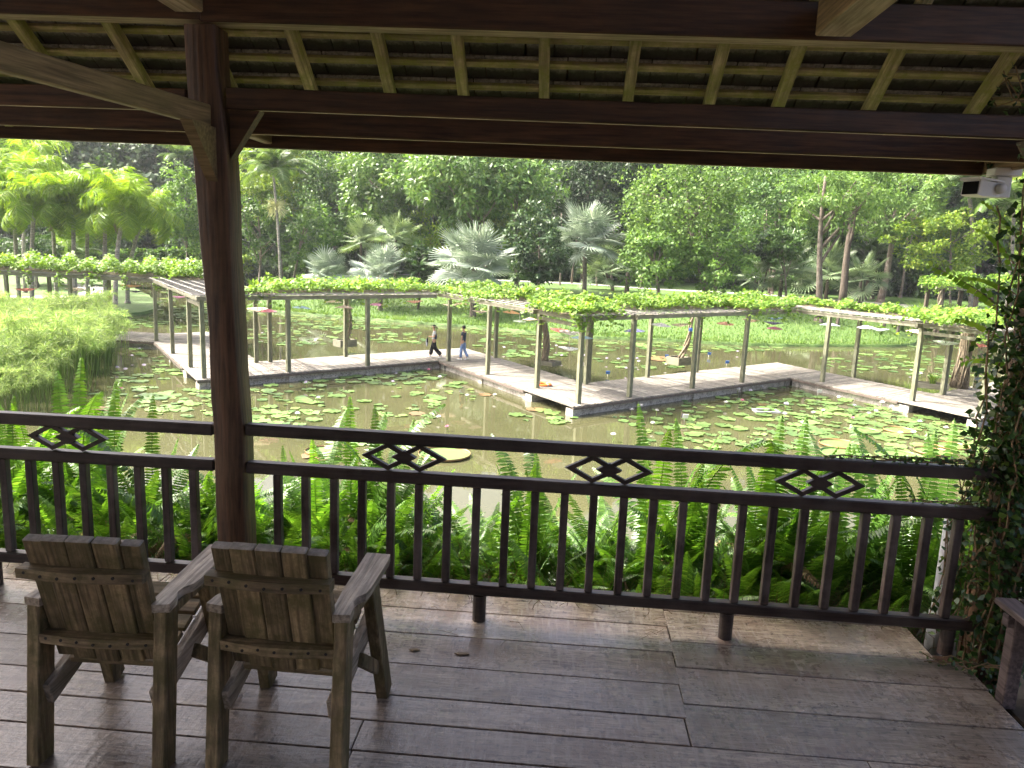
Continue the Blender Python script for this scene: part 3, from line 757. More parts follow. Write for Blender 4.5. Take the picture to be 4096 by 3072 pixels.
# ------------------------------------------------------------------ creeper on the right post, the rail end and the eave
def creeper():
    t = thing('creeper', 'dark climbing creeper covering the right hand post and rail end', 'creeper', (2.1, 3.5, 0))
    st = MB(); P = []; Dn = []; Sz = []
    def strand(pts, rad, dens, size, spread):
        pts = [Vector(p) for p in pts]; st.tube(pts, rad, 5)
        for a, b in zip(pts, pts[1:]):
            Ln = (b-a).length; k = max(1, int(Ln*dens))
            for i in range(k):
                q = a.lerp(b, random.random())+Vector((jit(spread), jit(spread), jit(spread)))
                P.append(tuple(q)); d = Vector((jit(1), jit(1)-.5, jit(.8)-.35)).normalized(); Dn.append(tuple(d)); Sz.append(size*random.uniform(.6, 1.25))
    def wander(a, b, n, amp):
        a, b = Vector(a), Vector(b)
        return [a.lerp(b, i/n)+Vector((jit(amp), jit(amp), jit(amp))) for i in range(n+1)]
    for k in range(34):                     # up the post
        x = 2.17+random.uniform(-.17, .2); y = 3.44+random.uniform(-.05, .16)
        z0 = random.choice((-.2, 0, .3, .8)); strand(wander((x, y, z0), (x+jit(.08), y+jit(.05), random.uniform(1.4, 2.6)), 14, .03), .004, 85, .042, .05)
    for k in range(18):                     # loose outer sprays to the left of the post
        z = random.uniform(.5, 1.7); strand(wander((2.12, 3.5, z), (1.98+jit(.05), 3.52+jit(.08), z-.35+jit(.2)), 7, .02), .003, 70, .038, .03)
    for k in range(5):                      # along the top rail
        strand(wander((2.1, D+.03, .965), (1.52+jit(.25), D+.03, .962), 10, .012), .003, 55, .026, .016)
    for k in range(3): strand(wander((2.1, D+.03, .77), (1.45+jit(.25), D+.03, .765), 10, .008), .002, 40, .022, .012)
    for k in range(6):                      # hanging behind the last balusters
        strand(wander((1.98+jit(.08), D+.10, .93), (1.96+jit(.12), D+.12, .15+jit(.2)), 10, .03), .003, 45, .036, .03)
    for k in range(8):                      # on the eave corner
        strand(wander((2.2, 3.6+jit(.2), 2.5), (2.05+jit(.22), 3.75+jit(.3), 2.72+jit(.15)), 6, .04), .003, 45, .036, .04)
    for k in range(5): strand(wander((2.20+jit(.05), 4.2, 2.5), (2.20+jit(.06), 4.2, 2.28), 4, .02), .002, 80, .030, .02)
    for k in range(4): strand(wander((2.1, 3.3, .05), (1.85+jit(.12), 3.38, .03), 5, .02), .003, 60, .026, .03)
    st.build('stem', M['twig'], t, loc=(-2.1, -3.5, 0))
    P_ = np.array(P); D_ = np.array(Dn); s = np.array(Sz)
    V, F = leaf_quads(P_, D_, rdir(len(P_))*.7+np.array([0, -.5, .5]), s, s*.72, .08)
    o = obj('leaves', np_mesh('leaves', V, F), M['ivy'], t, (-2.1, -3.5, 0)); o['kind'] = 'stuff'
    # long bright sprays that reach out over the pond, round leaves in two rows
    t = thing('creeper_spray', 'backlit leafy creeper shoots reaching out from the right hand post', 'creeper', (2.2, 3.8, 1))
    st = MB(); P = []; Dn = []; Sz = []; Up = []
    def shoot(p0, p1, sag, n, size):
        p0, p1 = Vector(p0), Vector(p1); pts = []
        for i in range(n+1):
            u = i/n; q = p0.lerp(p1, u); q.z += sag*4*u*(1-u); pts.append(q)
        st.tube(pts, [.004*(1-.8*i/n) for i in range(n+1)], 5)
        for i in range(1, n+1):
            tng = (pts[i]-pts[i-1]).normalized(); sd_ = tng.cross(Vector((.25, -1, .35))).normalized()
            for s_ in (-1, 1):
                P.append(tuple(pts[i])); Dn.append(tuple(sd_*s_+tng*.55)); Sz.append(size*random.uniform(.7, 1.1)*(1-.4*i/n)); Up.append((.2+jit(.3), -1+jit(.3), .45+jit(.3)))
    Y = 3.9
    for (x0, y0, x1, y1, sg, n, sz) in [(2200, 700, 2010, 575, .03, 15, .062), (2190, 760, 2075, 690, .03, 10, .060), (2200, 640, 2090, 600, .02, 10, .055), (2200, 800, 2080, 780, .03, 10, .055), (2200, 860, 2110, 800, .02, 9, .05),
                                        (2190, 570, 2120, 500, .02, 8, .05), (2200, 520, 2130, 440, .02, 9, .05), (2200, 920, 2130, 860, .03, 8, .05), (2200, 960, 2120, 930, .03, 8, .05), (2190, 600, 2160, 520, .02, 8, .05)]:
        shoot(dy(x0, y0, Y-.25), dy(x1, y1, Y), sg, n, sz)
    st.build('stem', M['twig'], t, loc=(-2.2, -3.8, -1))
    P_ = np.array(P); s = np.array(Sz)
    V, F = leaf_quads(P_, np.array(Dn), np.array(Up), s, s*.78, .05)
    o = obj('leaves', np_mesh('leaves', V, F), M['vine'], t, (-2.2, -3.8, -1)); o['kind'] = 'stuff'
creeper()

# ------------------------------------------------------------------ ferns on the bank
def frond_mesh(curve, L_=1.0, npairs=30, pin=.085, droop=.25, twist=0, seed=0):
    r = random.Random(seed); V = []; F = []
    pts = []; a = R(84); p = Vector((0, 0, 0)); ds = L_/npairs
    for i in range(npairs+1):
        pts.append(p.copy()); p = p+Vector((math.cos(a), 0, math.sin(a)))*ds; a -= curve/npairs*(.35+1.3*i/npairs)
    m = MB(); m.tube([pts[i] for i in range(0, npairs+1, 6)], [.0042*(1-.8*i/npairs) for i in range(0, npairs+1, 6)], 4, False)
    V = list(m.v); F = [tuple(f) for f in m.f]
    for i in range(5, npairs):
        u = i/npairs; ln = pin*(min(1, .35+u*2.6))*(1-u**3.2)**.8+.006
        tg = (pts[i+1]-pts[i]).normalized(); nrm = tg.cross(Vector((0, 1, 0))).normalized()
        for s in (-1, 1):
            d = Vector((0, s, 0))+tg*.30-nrm*(droop*.0)+Vector((0, 0, -droop*.5*u-.05))
            d += Vector((r.uniform(-.12, .12), 0, r.uniform(-.12, .12))); d.normalize()
            w = tg*(ds*.50); b = pts[i]
            k = len(V); lj = ln*r.uniform(.9, 1.06)
            V += [tuple(b-w*.65), tuple(b+w*.80), tuple(b+d*lj*.55+w*.9-Vector((0, 0, .004))), tuple(b+d*lj-Vector((0, 0, .010))), tuple(b+d*lj*.55-w*.75-Vector((0, 0, .004)))]
            F.append((k, k+1, k+2, k+3, k+4))
    me = bpy.data.meshes.new('frond'); me.from_pydata(V, [], F); me.update(); me.materials.append(M['fern']); return me
FR = [frond_mesh(c, 1.0, n_, pn, dr, 0, i) for i, (c, n_, pn, dr) in enumerate([(R(40), 58, .080, .2), (R(75), 56, .085, .3), (R(105), 54, .080, .4), (R(130), 52, .075, .5), (R(25), 60, .066, .2)])]
FRD = FR[3].copy(); FRD.materials.clear(); FRD.materials.append(M['fern_dead'])
def fern(x, y, z, n, size, upright, label, group):
    t = thing('fern', label, 'fern', (x, y, z), 0, group)
    for i in range(n):
        az = 2*math.pi*(i+random.random())/n
        k = random.choice((0, 0, 1, 1, 4) if upright else ((0, 1, 1, 2, 2, 3) if math.sin(az) > -.25 else (0, 0, 1))); s = size*random.uniform(.65, 1.1)
        tilt = random.uniform(-.08, .26) if upright else (random.uniform(.0, .5) if math.sin(az) > -.25 else random.uniform(-.1, .12))
        e = (Matrix.Rotation(az, 4, 'Z') @ Matrix.Rotation(tilt, 4, 'Y') @ Matrix.Rotation(jit(.5), 4, 'X')).to_euler()
        obj('frond', FR[k] if random.random() > .05 else FRD, None, t, (.03*math.cos(az), .03*math.sin(az), 0), e, scale=s)
    return t
GF = 'ferns growing along the railing'
def bank_z(y): 
    for (a, b), (c, d) in zip(prof, prof[1:]):
        if a <= y <= c: return b+(d-b)*(y-a)/(c-a)
    return -.4
LBF = 'green sword fern growing on the bank outside the railing'
x = -4.6
while x < 2.2:                              # low row right behind the rail
    fern(x+jit(.08), 4.04+jit(.07), -.30, 9, random.uniform(.50, .78), False, LBF, GF); x += .20
x = -4.7
while x < 2.3:                              # main row; lower where the pond shows between the diamonds
    pxx = x*1.0
    low = -.95 < x < .30
    fern(x+jit(.08), 4.34+jit(.10), -.34, 14, (random.uniform(.62, .82) if low else random.uniform(.78, 1.06)), random.random() < .6, LBF, GF); x += .25
for (ya, sp, s0_, s1_) in ((4.16, .17, .48, .74), (4.52, .19, .60, .92)):   # filling rows between
    x = -4.6
    while x < 2.2:
        low = -.95 < x < .30
        fern(x+jit(.08), ya+jit(.08), -.33, 8, random.uniform(s0_, s1_)*(.86 if low else 1), False, LBF, GF); x += sp
x = -5.5
while x < 3.0:                              # outer row on the slope
    low = -.95 < x < .30
    fern(x+jit(.1), 4.78+jit(.12), -.55, 10, random.uniform(.65, .9) if low else random.uniform(.9, 1.2), False, LBF, GF); x += .30
# single tall fronds that stand above the top rail
for (px_, py_, Y, s) in [(60, 860, 4.5, 1.25), (150, 800, 4.7, 1.35), (210, 850, 4.6, 1.2), (330, 880, 4.5, 1.1), (10, 880, 4.4, 1.1), (770, 885, 4.5, 1.25), (800, 905, 4.4, 1.15), (845, 930, 4.5, 1.0), (1440, 905, 4.4, 1.3), (1490, 935, 4.4, 1.2), 
                        (1690, 925, 4.3, 1.25), (1730, 930, 4.3, 1.2), (1660, 960, 4.4, 1.1), (2040, 960, 4.2, 1.3), (2090, 940, 4.2, 1.3), (2120, 1000, 4.1, 1.2), (1990, 1000, 4.2, 1.1), (1130, 990, 4.3, 1.0), (1180, 1000, 4.3, .95), (1830, 985, 4.3, 1.15), (1900, 1000, 4.2, 1.1), (700, 945, 4.4, 1.0)]:
    top = dy(px_, py_, Y); zb = bank_z(Y)
    t = thing('fern', 'tall fern tuft rising above the railing', 'fern', (top.x, Y, zb), 0, 'tall ferns above the rail')
    hgt = top.z-zb
    for i in range(5):
        k = (4, 0, 4, 0, 1)[i]; az = random.uniform(0, 6.28) if i else random.choice((1.2, 1.9, -1.4))
        L_ = {4: .93, 0: .86, 1: .68}[k]; s = hgt/L_*(1 if i == 0 else random.uniform(.72, .96))
        obj('frond', FR[k], None, t, (jit(.05), jit(.05), 0), (Matrix.Rotation(az, 4, 'Z') @ Matrix.Rotation(-.05+jit(.08), 4, 'Y')).to_euler(), scale=(s*.85, s*.85, s))
# dry stems in the shade under the ferns
m = MB()
for i in range(900):
    x = random.uniform(-3.4, 2.2); y = random.uniform(3.68, 4.15); z = -.30
    h = random.uniform(.12, .5); a = random.uniform(0, 6.28); l = random.uniform(.05, .35)
    p0 = Vector((x, y, z)); p2 = p0+Vector((math.cos(a)*l, math.sin(a)*l*.5, h)); p1 = p0.lerp(p2, .5)+Vector((jit(.06), jit(.04), .08))
    m.tube([p0, p1, p2], [.0022, .0018, .0008], 3, False)
m.build('dry_stems', M['twig'], label='tangle of dry brown stems at the foot of the ferns', cat='dry stems', kind='stuff')
# litter on the boards
m = MB()
for i in range(26):
    x = random.uniform(-.75, 1.9); y = random.uniform(3.30, 3.72); a = random.uniform(0, 6.28); l = random.uniform(.03, .12)
    p0 = Vector((x, y, .004)); p2 = p0+Vector((math.cos(a)*l, math.sin(a)*l, .002)); p1 = p0.lerp(p2, .5)+Vector((jit(.02), jit(.02), .012))
    m.tube([p0, p1, p2], [.0012, .0012, .0008], 3, False)
m.build('leaf_litter', M['twig'], label='thin dry stems strewn on the boards below the railing', cat='litter', kind='stuff')
for i, (u, v) in enumerate(((1660, 2600), (1845, 2615))):
    p = onz(u, v, .002); tw = MB(); 
    pts2 = []
    for k in range(14):
        a = 2*math.pi*k/14; r_ = random.uniform(.5, 1.1); pts2.append((p.x+math.cos(a)*.035*r_, p.y+math.sin(a)*.014*r_))
    tw.prism(pts2, .0025, .0055); tw.build('dead_leaf', M['pad_old'], label='flat wet brown dead leaf lying on the deck boards', cat='dead leaf', group='dead leaves on the deck')
# ------------------------------------------------------------------ zigzag walkway over the pond
P_ = [Vector((x, y, 0)) for x, y in [(-36, 38.4), (-21.25, 37.5), (-14.1, 27.85), (-5.93, 36.15), (.6, 26.7), (11.25, 36.45), (15.95, 28.6), (27.0, 38.6)]]
WW = 3.45
def unit(a, b): return (b-a).normalized()
dirs = [unit(a, b) for a, b in zip(P_, P_[1:])]
# across vector of every stretch runs along its neighbour, so the stretches tile without gaps
cross = []
for i in range(len(dirs)):
    near_start = i in (2, 4, 6)          # stretches that begin at a corner close to the pavilion
    c = -dirs[i-1] if near_start else (dirs[i+1] if i+1 < len(dirs) else -dirs[i-1])
    if i == 0: c = Vector((.12, 1, 0)).normalized()
    cross.append(c)
WL = ['covered walkway stretch running off behind the papyrus', 'walkway stretch between the papyrus and the first near corner', 'walkway stretch left of the two walking people', 'walkway stretch from the walking people to the life ring',
      'walkway stretch from the life ring corner to the far inner corner', 'walkway stretch from the inner corner to the root column', 'walkway stretch behind the creeper covered post']
walk = []
def wpt(i, s, c=0, z=0): return P_[i]+dirs[i]*s+cross[i]*c+Vector((0, 0, z))
for i in range(len(dirs)):
    Ln = (P_[i+1]-P_[i]).length
    if i == 0: s0, s1 = 0, Ln
    elif i in (2, 4, 6): s0, s1 = 0, Ln
    else: s0, s1 = -WW, Ln-WW
    t = thing('walkway', WL[i], 'walkway', (P_[i].x, P_[i].y, WZ)); walk.append(t)
    pw = .148; n = int(round((s1-s0)/pw)); pw = (s1-s0)/n
    d, c = dirs[i], cross[i]
    m = MB(); q = [Vector((0, 0, 0)), d*(pw-.022), d*(pw-.022)+c*WW, c*WW]
    ang = math.atan2(c.y, c.x); Rm = Matrix.Rotation(-ang, 3, 'Z')
    m.prism([tuple((Rm @ v)[:2]) for v in q], -.045, 0); me = m.mesh('plank'); me.materials.append(M['wplank'])
    for k in range(n):
        p = d*(s0+k*pw)+c*jit(.02)
        obj('plank', me, None, t, (p.x, p.y, KZ-WZ+jit(.004)), (0, 0, ang))
    # dark edge boards and the concrete girder below
    for cc, nm in ((.0, 'edge_board'), (WW, 'edge_board')):
        a = d*max(0, s0)+c*cc; b = d*s1+c*cc
        e = MB(); e.bar((0, 0, 0), (b-a), .04, .09); e.build(nm, M['edge'], t, loc=a+Vector((0, 0, KZ-WZ-.093)))
    for cc in (.30, WW-.30):
        a = d*(max(0, s0)+.25)+c*cc; b = d*(s1 if i in (1, 3, 5) else s1-.1)+c*cc
        g_ = MB(); g_.bar((0, 0, 0), (b-a), .22, .52); g_.build('girder', M['concrete'], t, loc=a+Vector((0, 0, KZ-WZ-.40)))
        nb = int((b-a).length/2.9)
        for k in range(nb+1):
            q_ = a+(b-a)*(k/max(1, nb)); pr = MB(); pr.box(-.19, .19, -.19, .19, -.9, KZ-WZ-.145, Matrix.Rotation(math.atan2(d.y, d.x), 4, 'Z')); pr.build('pier', M['concrete'], t, loc=(q_.x, q_.y, 0))

# ------------------------------------------------------------------ pergola on the walkway
PT = -.60                                # underside of the long beams
front_posts = {0: [(-33.6, 38.75), (-29.9, 38.5), (-26.2, 38.3)],
               1: [(-21.31, 37.84), (-18.38, 34.04), (-15.77, 30.62), (-14.05, 28.33)],
               2: [(-11.52, 30.75), (-8.79, 33.44)],
               3: [(-5.44, 36.10), (-3.17, 32.80), (-.85, 30.05), (.79, 27.30)],
               4: [(2.84, 29.18), (5.75, 31.92), (8.39, 34.26)],
               5: [(12.44, 35.61), (14.82, 31.67), (16.34, 29.34)],
               6: [(18.6, 31.3), (21.2, 33.7), (23.8, 36.1)]}
PL = ['pergola stretch wholly buried in bright vine, behind the papyrus', 'bare topped pergola stretch left of the hewn post', 'pergola stretch with pink parasol, left of the walking people', 'pergola stretch above the man in jeans and the life ring',
      'pergola stretch right of the near corner with the white parasols', 'pergola stretch with sunlit bare laths by the root column', 'pergola stretch behind the creeper covered post']
post_me = MB().box(-.085, .085, -.085, .085, 0, PT-KZ-.002, None, .008).mesh('post'); post_me.materials.append(M['perg'])
PW = WW-.55
for i in range(len(dirs)):
    t = thing('pergola', PL[i], 'pergola', (P_[i].x, P_[i].y, KZ), 0)
    d, c = dirs[i], cross[i]; o0 = P_[i]; ang = math.atan2(d.y, d.x)
    for (x, y) in front_posts[i]:
        p = Vector((x, y, 0))-o0
        obj('post', post_me, None, t, (p.x, p.y, .001), (jit(.008), jit(.008), ang+jit(.06)))
        q = p+c*PW
        if i in (1,) and (x, y) == (-14.05, 28.33): continue
        if i in (3,) and (x, y) == (.79, 27.30): continue
        if i in (5,) and (x, y) == (16.34, 29.34): continue
        obj('post', post_me, None, t, (q.x, q.y, .001), (0, 0, ang+jit(.05)))
    Ln = (P_[i+1]-P_[i]).length
    s0, s1 = (0.15, Ln-.1) if i in (2, 4, 6) else ((-WW+.2, Ln-.1) if i else (0, Ln))
    zb = PT-KZ
    def lbar(name, a, b, w, h, mat):
        v = b-a; mb = MB(); mb.box(0, v.length, -w/2, w/2, 0, h, None, .004); o = mb.build(name, mat, t, loc=a); o.rotation_euler = (0, 0, math.atan2(v.y, v.x)); return o
    off = (Vector(front_posts[i][0]+(0,))-o0); along = off.dot(d); fr = off-d*along   # line of the front posts
    for cc in (0, PW):
        a = fr+d*s0+c*cc+Vector((0, 0, zb)); b = fr+d*s1+c*cc+Vector((0, 0, zb)); lbar('beam', a, b, .11, .17, M['perg_x'])
    if i in (1, 3, 5):                    # lower tie between the last two posts at a near corner
        f2 = [Vector(p+(0,))-o0 for p in front_posts[i][-2:]]; lbar('tie_beam', f2[0]+Vector((0, 0, zb-.27)), f2[1]+Vector((0, 0, zb-.27)), .08, .14, M['perg_x'])
    zt = zb+.172+.004*(i % 2)*8
    nl = int((s1-s0)/.58)
    cm = MB(); cm.box(-.25, PW+.25, -.022, .022, 0, .035); cme = cm.mesh('cross_lath'); cme.materials.append(M['lath'])
    ca = math.atan2(c.y, c.x)
    for k in range(nl+1):
        p = fr+d*(s0+.1+k*(s1-s0-.2)/nl)+c*0
        obj('cross_lath', cme, None, t, (p.x+jit(.08), p.y+jit(.08), zt), (0, 0, ca+jit(.04)))
    Lm = MB(); Lm.box(s0-.1, s1+.1, -.02, .02, 0, .025); lme = Lm.mesh('long_lath'); lme.materials.append(M['lath'])
    for k in range(7):
        p = fr+c*(-.18+k*(PW+.36)/6)
        obj('long_lath', lme, None, t, (p.x, p.y, zt+.037), (0, 0, ang+jit(.008)))

# ------------------------------------------------------------------ vines lying on the pergola
def vine(i, label, s0, s1, c0, c1, hgt, n, hang=0):
    """leaf mat over part of a stretch: s along, c across"""
    d, c = np.array(dirs[i]), np.array(cross[i]); o0 = np.array(P_[i])
    off = (Vector(front_posts[i][0]+(0,))-P_[i]); fr = np.array(off-dirs[i]*off.dot(dirs[i]))
    u = rng.uniform(0, 1, n); s = s0+(s1-s0)*rng.uniform(0, 1, n); cc = c0+(c1-c0)*rng.uniform(0, 1, n)
    # uneven border and bumps
    lump = .5+.5*np.sin(s*2.1+1.3*i)*np.sin(cc*2.6+s*.7)+.35*np.sin(s*5.3+cc*4)
    edge = np.minimum(np.minimum(s-s0, s1-s)/.9, np.minimum(cc-c0, c1-cc)/.5)+.35*np.sin(s*3.7+cc*2)+rng.uniform(-.3, .3, n)
    keep = edge > 0
    s, cc, lump = s[keep], cc[keep], lump[keep]; k = len(s)
    z = PT+.25+np.clip(hgt*(.45+.55*lump), .05, None)*rng.uniform(.15, 1, k)**.6
    Pq = o0+fr+np.outer(s, d)+np.outer(cc, c); Pq[:, 2] = z
    if hang:
        m_ = hang; ss = rng.choice(np.linspace(s0+.3, s1-.3, 9), m_)+rng.normal(0, .10, m_); ch = np.where(rng.uniform(size=m_) < .65, c0-.05, c1+.05)
        H = o0+fr+np.outer(ss, d)+np.outer(ch, c); H[:, 2] = PT+.3-rng.uniform(0, 1, m_)**1.5*.75
        Pq = np.vstack([Pq, H])
    for q in range(int((s1-s0)*1.1)):           # trailing shoots below and above the mat
        ss = rng.uniform(s0, s1); c_ = c0 if rng.uniform() < .7 else c1; m_ = rng.integers(10, 34); ln = rng.uniform(.2, .95)*(1 if rng.uniform() < .8 else -.4)
        u_ = np.linspace(0, 1, m_); T_ = o0+fr+d*ss+c*c_+np.outer(u_, d*rng.normal(0, .25)+c*rng.normal(0, .15)); T_[:, 2] = PT+.28-ln*u_; Pq = np.vstack([Pq, T_+rng.normal(0, .025, T_.shape)])
    k = len(Pq); size = rng.uniform(.08, .21, k)
    Dd_ = rdir(k); Dd_[:, 2] = Dd_[:, 2]*.5-.15
    Un = rdir(k)*.55+np.array([-.25, -.25, 1.0])
    V, F = leaf_quads(Pq, Dd_, Un, size, size*.85, .06)
    base = Vector(P_[i]); base.z = PT
    t = thing('climbing_vine', label, 'vine', (base.x, base.y, PT))
    o = obj('leaves', np_mesh('leaves', V, F), M['vine'], t, (-base.x, -base.y, -PT)); o['kind'] = 'stuff'
    st = MB()
    for q in range(7):
        cc_ = random.uniform(c0, c1); pts = []
        for r_ in range(14):
            ssv = s0+(s1-s0)*r_/13; w_ = Vector(o0+fr+d*ssv+c*(cc_+jit(.35))); w_.z = PT+.27+jit(.04); pts.append(w_)
        st.tube(pts, .012, 4)
    st.build('stem', M['vine_stem'], t, loc=(-base.x, -base.y, -PT)); return t
Ls = [(b-a).length for a, b in zip(P_, P_[1:])]
vine(0, 'thick bright vine mat on the pergola behind the papyrus', .2, Ls[0]+.6, -.4, PW+.4, .95, 15000, 900)
vine(1, 'thick vine on the upper end of the bare pergola stretch', -3.4, 2.0, .5, PW+.5, .95, 5200, 150)
vine(2, 'vine mat on the pergola stretch left of the walking people', 3.4, Ls[2]+.3, .55, PW+.35, .55, 5600, 140)
vine(2, 'small vine tuft at the near end of the pergola, beside the hewn post', 1.0, 3.4, -.1, 1.2, .30, 700, 60)
vine(3, 'thick bright vine mat above the man in jeans', -2.2, 9.8, 1.0, PW+.5, .55, 9800, 80)
vine(3, 'thin vine fringe along the beam near the walking woman', -2.6, 4.6, -.25, 1.1, .28, 1900, 80)
vine(4, 'vine mat over the near corner by the white parasols', -.4, 2.8, -.15, 2.9, .38, 3200, 260)
vine(4, 'vine mat along the back of the pergola right of the near corner', 4.4, Ls[4]+1.2, .75, PW+.5, .60, 7600, 120)
vine(4, 'vine clump hanging at the far inner corner', 10.2, Ls[4]+.6, -.25, 1.1, .45, 1800, 120)
vine(5, 'vine along the back of the pergola with sunlit laths', -3.3, Ls[5]-1, 1.5, PW+.55, .45, 7000, 160)
vine(6, 'vine mat over the pergola behind the creeper covered post', -.6, 8, .2, PW+.5, .55, 5600, 160)

# ------------------------------------------------------------------ twisted vine trunks, planters, root column
def planter(px, py, sx, sy, h, label, rot):
    p = dz(px, py, KZ); t = thing('planter_box', label, 'planter', (p.x, p.y, KZ), rot)
    for k, (x0, x1, y0, y1) in enumerate(((-sx, sx, -sy, -sy+.05), (-sx, sx, sy-.05, sy), (-sx, -sx+.05, -sy+.052, sy-.052), (sx-.05, sx, -sy+.052, sy-.052))):
        mb = MB(); mb.box(x0, x1, y0, y1, 0.001, h, None, .006); mb.build('side', M['perg_x'], t)
    mb = MB(); mb.box(-sx+.052, sx-.052, -sy+.052, sy-.052, .01, h-.07); mb.build('soil', M['soil'], t)
    return t, p
def twisted_trunk(base, top, rad, label, strands=3):
    t = thing('vine_trunk', label, 'vine trunk', base); b = Vector(base); e = Vector(top)-b
    for k in range(strands):
        pts = []; ph = 2*math.pi*k/strands
        for j in range(22):
            u = j/21; q = e*u; a = ph+u*9+.6*math.sin(u*7+k); r_ = rad*(1.25-.6*u); q = q+Vector((math.cos(a)*r_, math.sin(a)*r_, 0))+Vector((.10*math.sin(u*5), 0, 0)); pts.append(q)
        mb = MB(); mb.tube(pts, [rad*(.75-.3*j/21) for j in range(22)], 6); mb.build('stem', M['vine_stem'], t, smooth=True)
    return t
t, p = planter(745, 748, .5, .42, .38, 'wooden planter box with a twisted vine, left of the walking people', .8)
twisted_trunk((p.x+.1, p.y, KZ+.3), (p.x+.25, p.y+.1, PT+.1), .09, 'twisted leafy vine trunk in the planter left of the walking people', 4)
q_ = rng.normal(size=(260, 3))*np.array([.16, .16, .85])+np.array([p.x+.15, p.y, KZ+1.6]); V, F = leaf_quads(q_, rdir(260), rdir(260), np.full(260, .14), np.full(260, .10))
o = obj('trunk_foliage', np_mesh('trunk_foliage', V, F), M['t_mid'], label='sparse leaves clinging to the vine trunk left of the walking people', cat='foliage', kind='stuff')
t, p = planter(1183, 788, .55, .4, .22, 'low planter box at the back edge behind the life ring', -.6)
twisted_trunk((p.x-.15, p.y, KZ+.15), (p.x-.35, p.y, PT+.15), .11, 'dark twisted vine trunk behind the life ring', 4)
t, p = planter(1465, 787, .5, .42, .40, 'wooden planter box with a pale leaning vine trunk', .75)
twisted_trunk((p.x+.1, p.y, KZ+.33), (p.x+.72, p.y+.1, PT+.05), .085, 'pale twisted vine trunk leaning in a planter box', 3)
tag = thing('tag', 'small blue tag tied to the pale leaning vine trunk', 'tag', (p.x+.48, p.y-.12, KZ+1.85)); mb = MB(); mb.box(-.09, .09, -.03, .03, -.08, .08, None, .01); mb.build('plate', M['blue_tag'], tag)
t, p = planter(2012, 838, .68, .34, .24, 'low planter box holding a strap leaved plant beside the root column', -.35)
pl = thing('strap_leaf_plant', 'strap leaved green plant in the low planter box', 'plant', (p.x, p.y, KZ+.15))
def blades(n, h, spread, w, seed=1, curve=.6):
    r = random.Random(seed); V = []; F = []
    for i in range(n):
        a = r.uniform(0, 6.28); rr_ = r.uniform(0, spread*.25); b = Vector((math.cos(a)*rr_, math.sin(a)*rr_, 0)); out = Vector((math.cos(a), math.sin(a), 0)); sd_ = Vector((-out.y, out.x, 0))
        hh = h*r.uniform(.6, 1.1); sp = spread*r.uniform(.4, 1.1); k = len(V); seg = 5
        for j in range(seg+1):
            u = j/seg; p = b+out*sp*u**1.6+Vector((0, 0, hh*(u-curve*.5*u**3.2))); ww = w*(1-u**2.5)*.5+.0008
            V += [tuple(p+sd_*ww), tuple(p-sd_*ww)]
        for j in range(seg): F.append((k+2*j, k+2*j+1, k+2*j+3, k+2*j+2))
    return np_mesh('blades', V, F)
obj('leaves', blades(26, .75, .45, .06, 3), M['vine'], pl)
p = dz(2072, 838, KZ); rc = thing('root_column', 'thick column of hanging brown aerial roots on the walkway', 'root column', (p.x, p.y, KZ))
mb = MB(); mb.tube([(0, 0, 0), (.03, 0, 1.2), (.05, .02, 3.2)], [.26, .20, .26], 12); mb.build('trunk', M['perg'], rc, smooth=True)
mb = MB()
for k in range(120):
    a = random.uniform(0, 6.28); r1_ = random.uniform(.26, .42); r2_ = random.uniform(.22, .34); pts = []
    for j in range(9):
        u = j/8; rr_ = r1_*(1-u)+r2_*u+.03*math.sin(u*9+k); aa = a+.5*math.sin(u*3+k); rr_ = rr_-.09*math.sin(math.pi*u)
        pts.append((math.cos(aa)*rr_+.04*u, math.sin(aa)*rr_, .01+u*3.2))
    mb.tube(pts, random.uniform(.010, .026), 5)
for k in range(40):
    a = random.uniform(-1.2, 1.2); r_ = random.uniform(.4, .8); z0 = random.uniform(.3, 1.6)
    mb.tube([(math.cos(a)*r_, math.sin(a)*r_, 3.2), (math.cos(a)*r_+jit(.1), math.sin(a)*r_, 2.3), (math.cos(a)*r_+jit(.15), math.sin(a)*r_+jit(.1), z0)], .006, 4)
o = mb.build('roots', M['vine_stem'], rc, smooth=True); o['kind'] = 'stuff'
# thin hanging root threads under the laths
mb = MB()
for k in range(45):
    s = random.uniform(2.0, 7.5); w_ = wpt(5, s, PW*random.uniform(.2, 1.0)); z1 = PT-random.uniform(.3, 1.3)
    mb.tube([(w_.x, w_.y, PT), (w_.x+jit(.05), w_.y, (PT+z1)/2), (w_.x+jit(.08), w_.y, z1)], .006, 3, False)
mb.build('root_threads', M['papyrus_stem'], label='thin green root threads hanging under the sunlit pergola laths', cat='roots', kind='stuff')

# ------------------------------------------------------------------ life ring
p = onz(1400+1665/2.16, 1000+1172/2.16, KZ)
lr = thing('life_ring', 'orange life ring lying on the walkway at the foot of a pergola post', 'life ring', (p.x, p.y, KZ+.062), .4)
def torus_arc(a0, a1, Rr, r_, n, zs=.55):
    mb = MB(); V = []; F = []; k = 14
    for i in range(n+1):
        a = a0+(a1-a0)*i/n
        for j in range(k):
            b = 2*math.pi*j/k; V.append(((Rr+r_*math.cos(b))*math.cos(a), (Rr+r_*math.cos(b))*math.sin(a), r_*math.sin(b)*zs))
    for i in range(n):
        for j in range(k): F.append((i*k+j, (i+1)*k+j, (i+1)*k+(j+1) % k, i*k+(j+1) % k))
    return mb.add(V, F)
torus_arc(0, 2*math.pi, .285, .095, 40).build('ring', M['ring_orange'], lr, smooth=True)
for a in (.3, 1.87, 3.44, 5.01): torus_arc(a-.11, a+.11, .285, .0975, 4).build('band', M['ring_band'], lr, smooth=True)
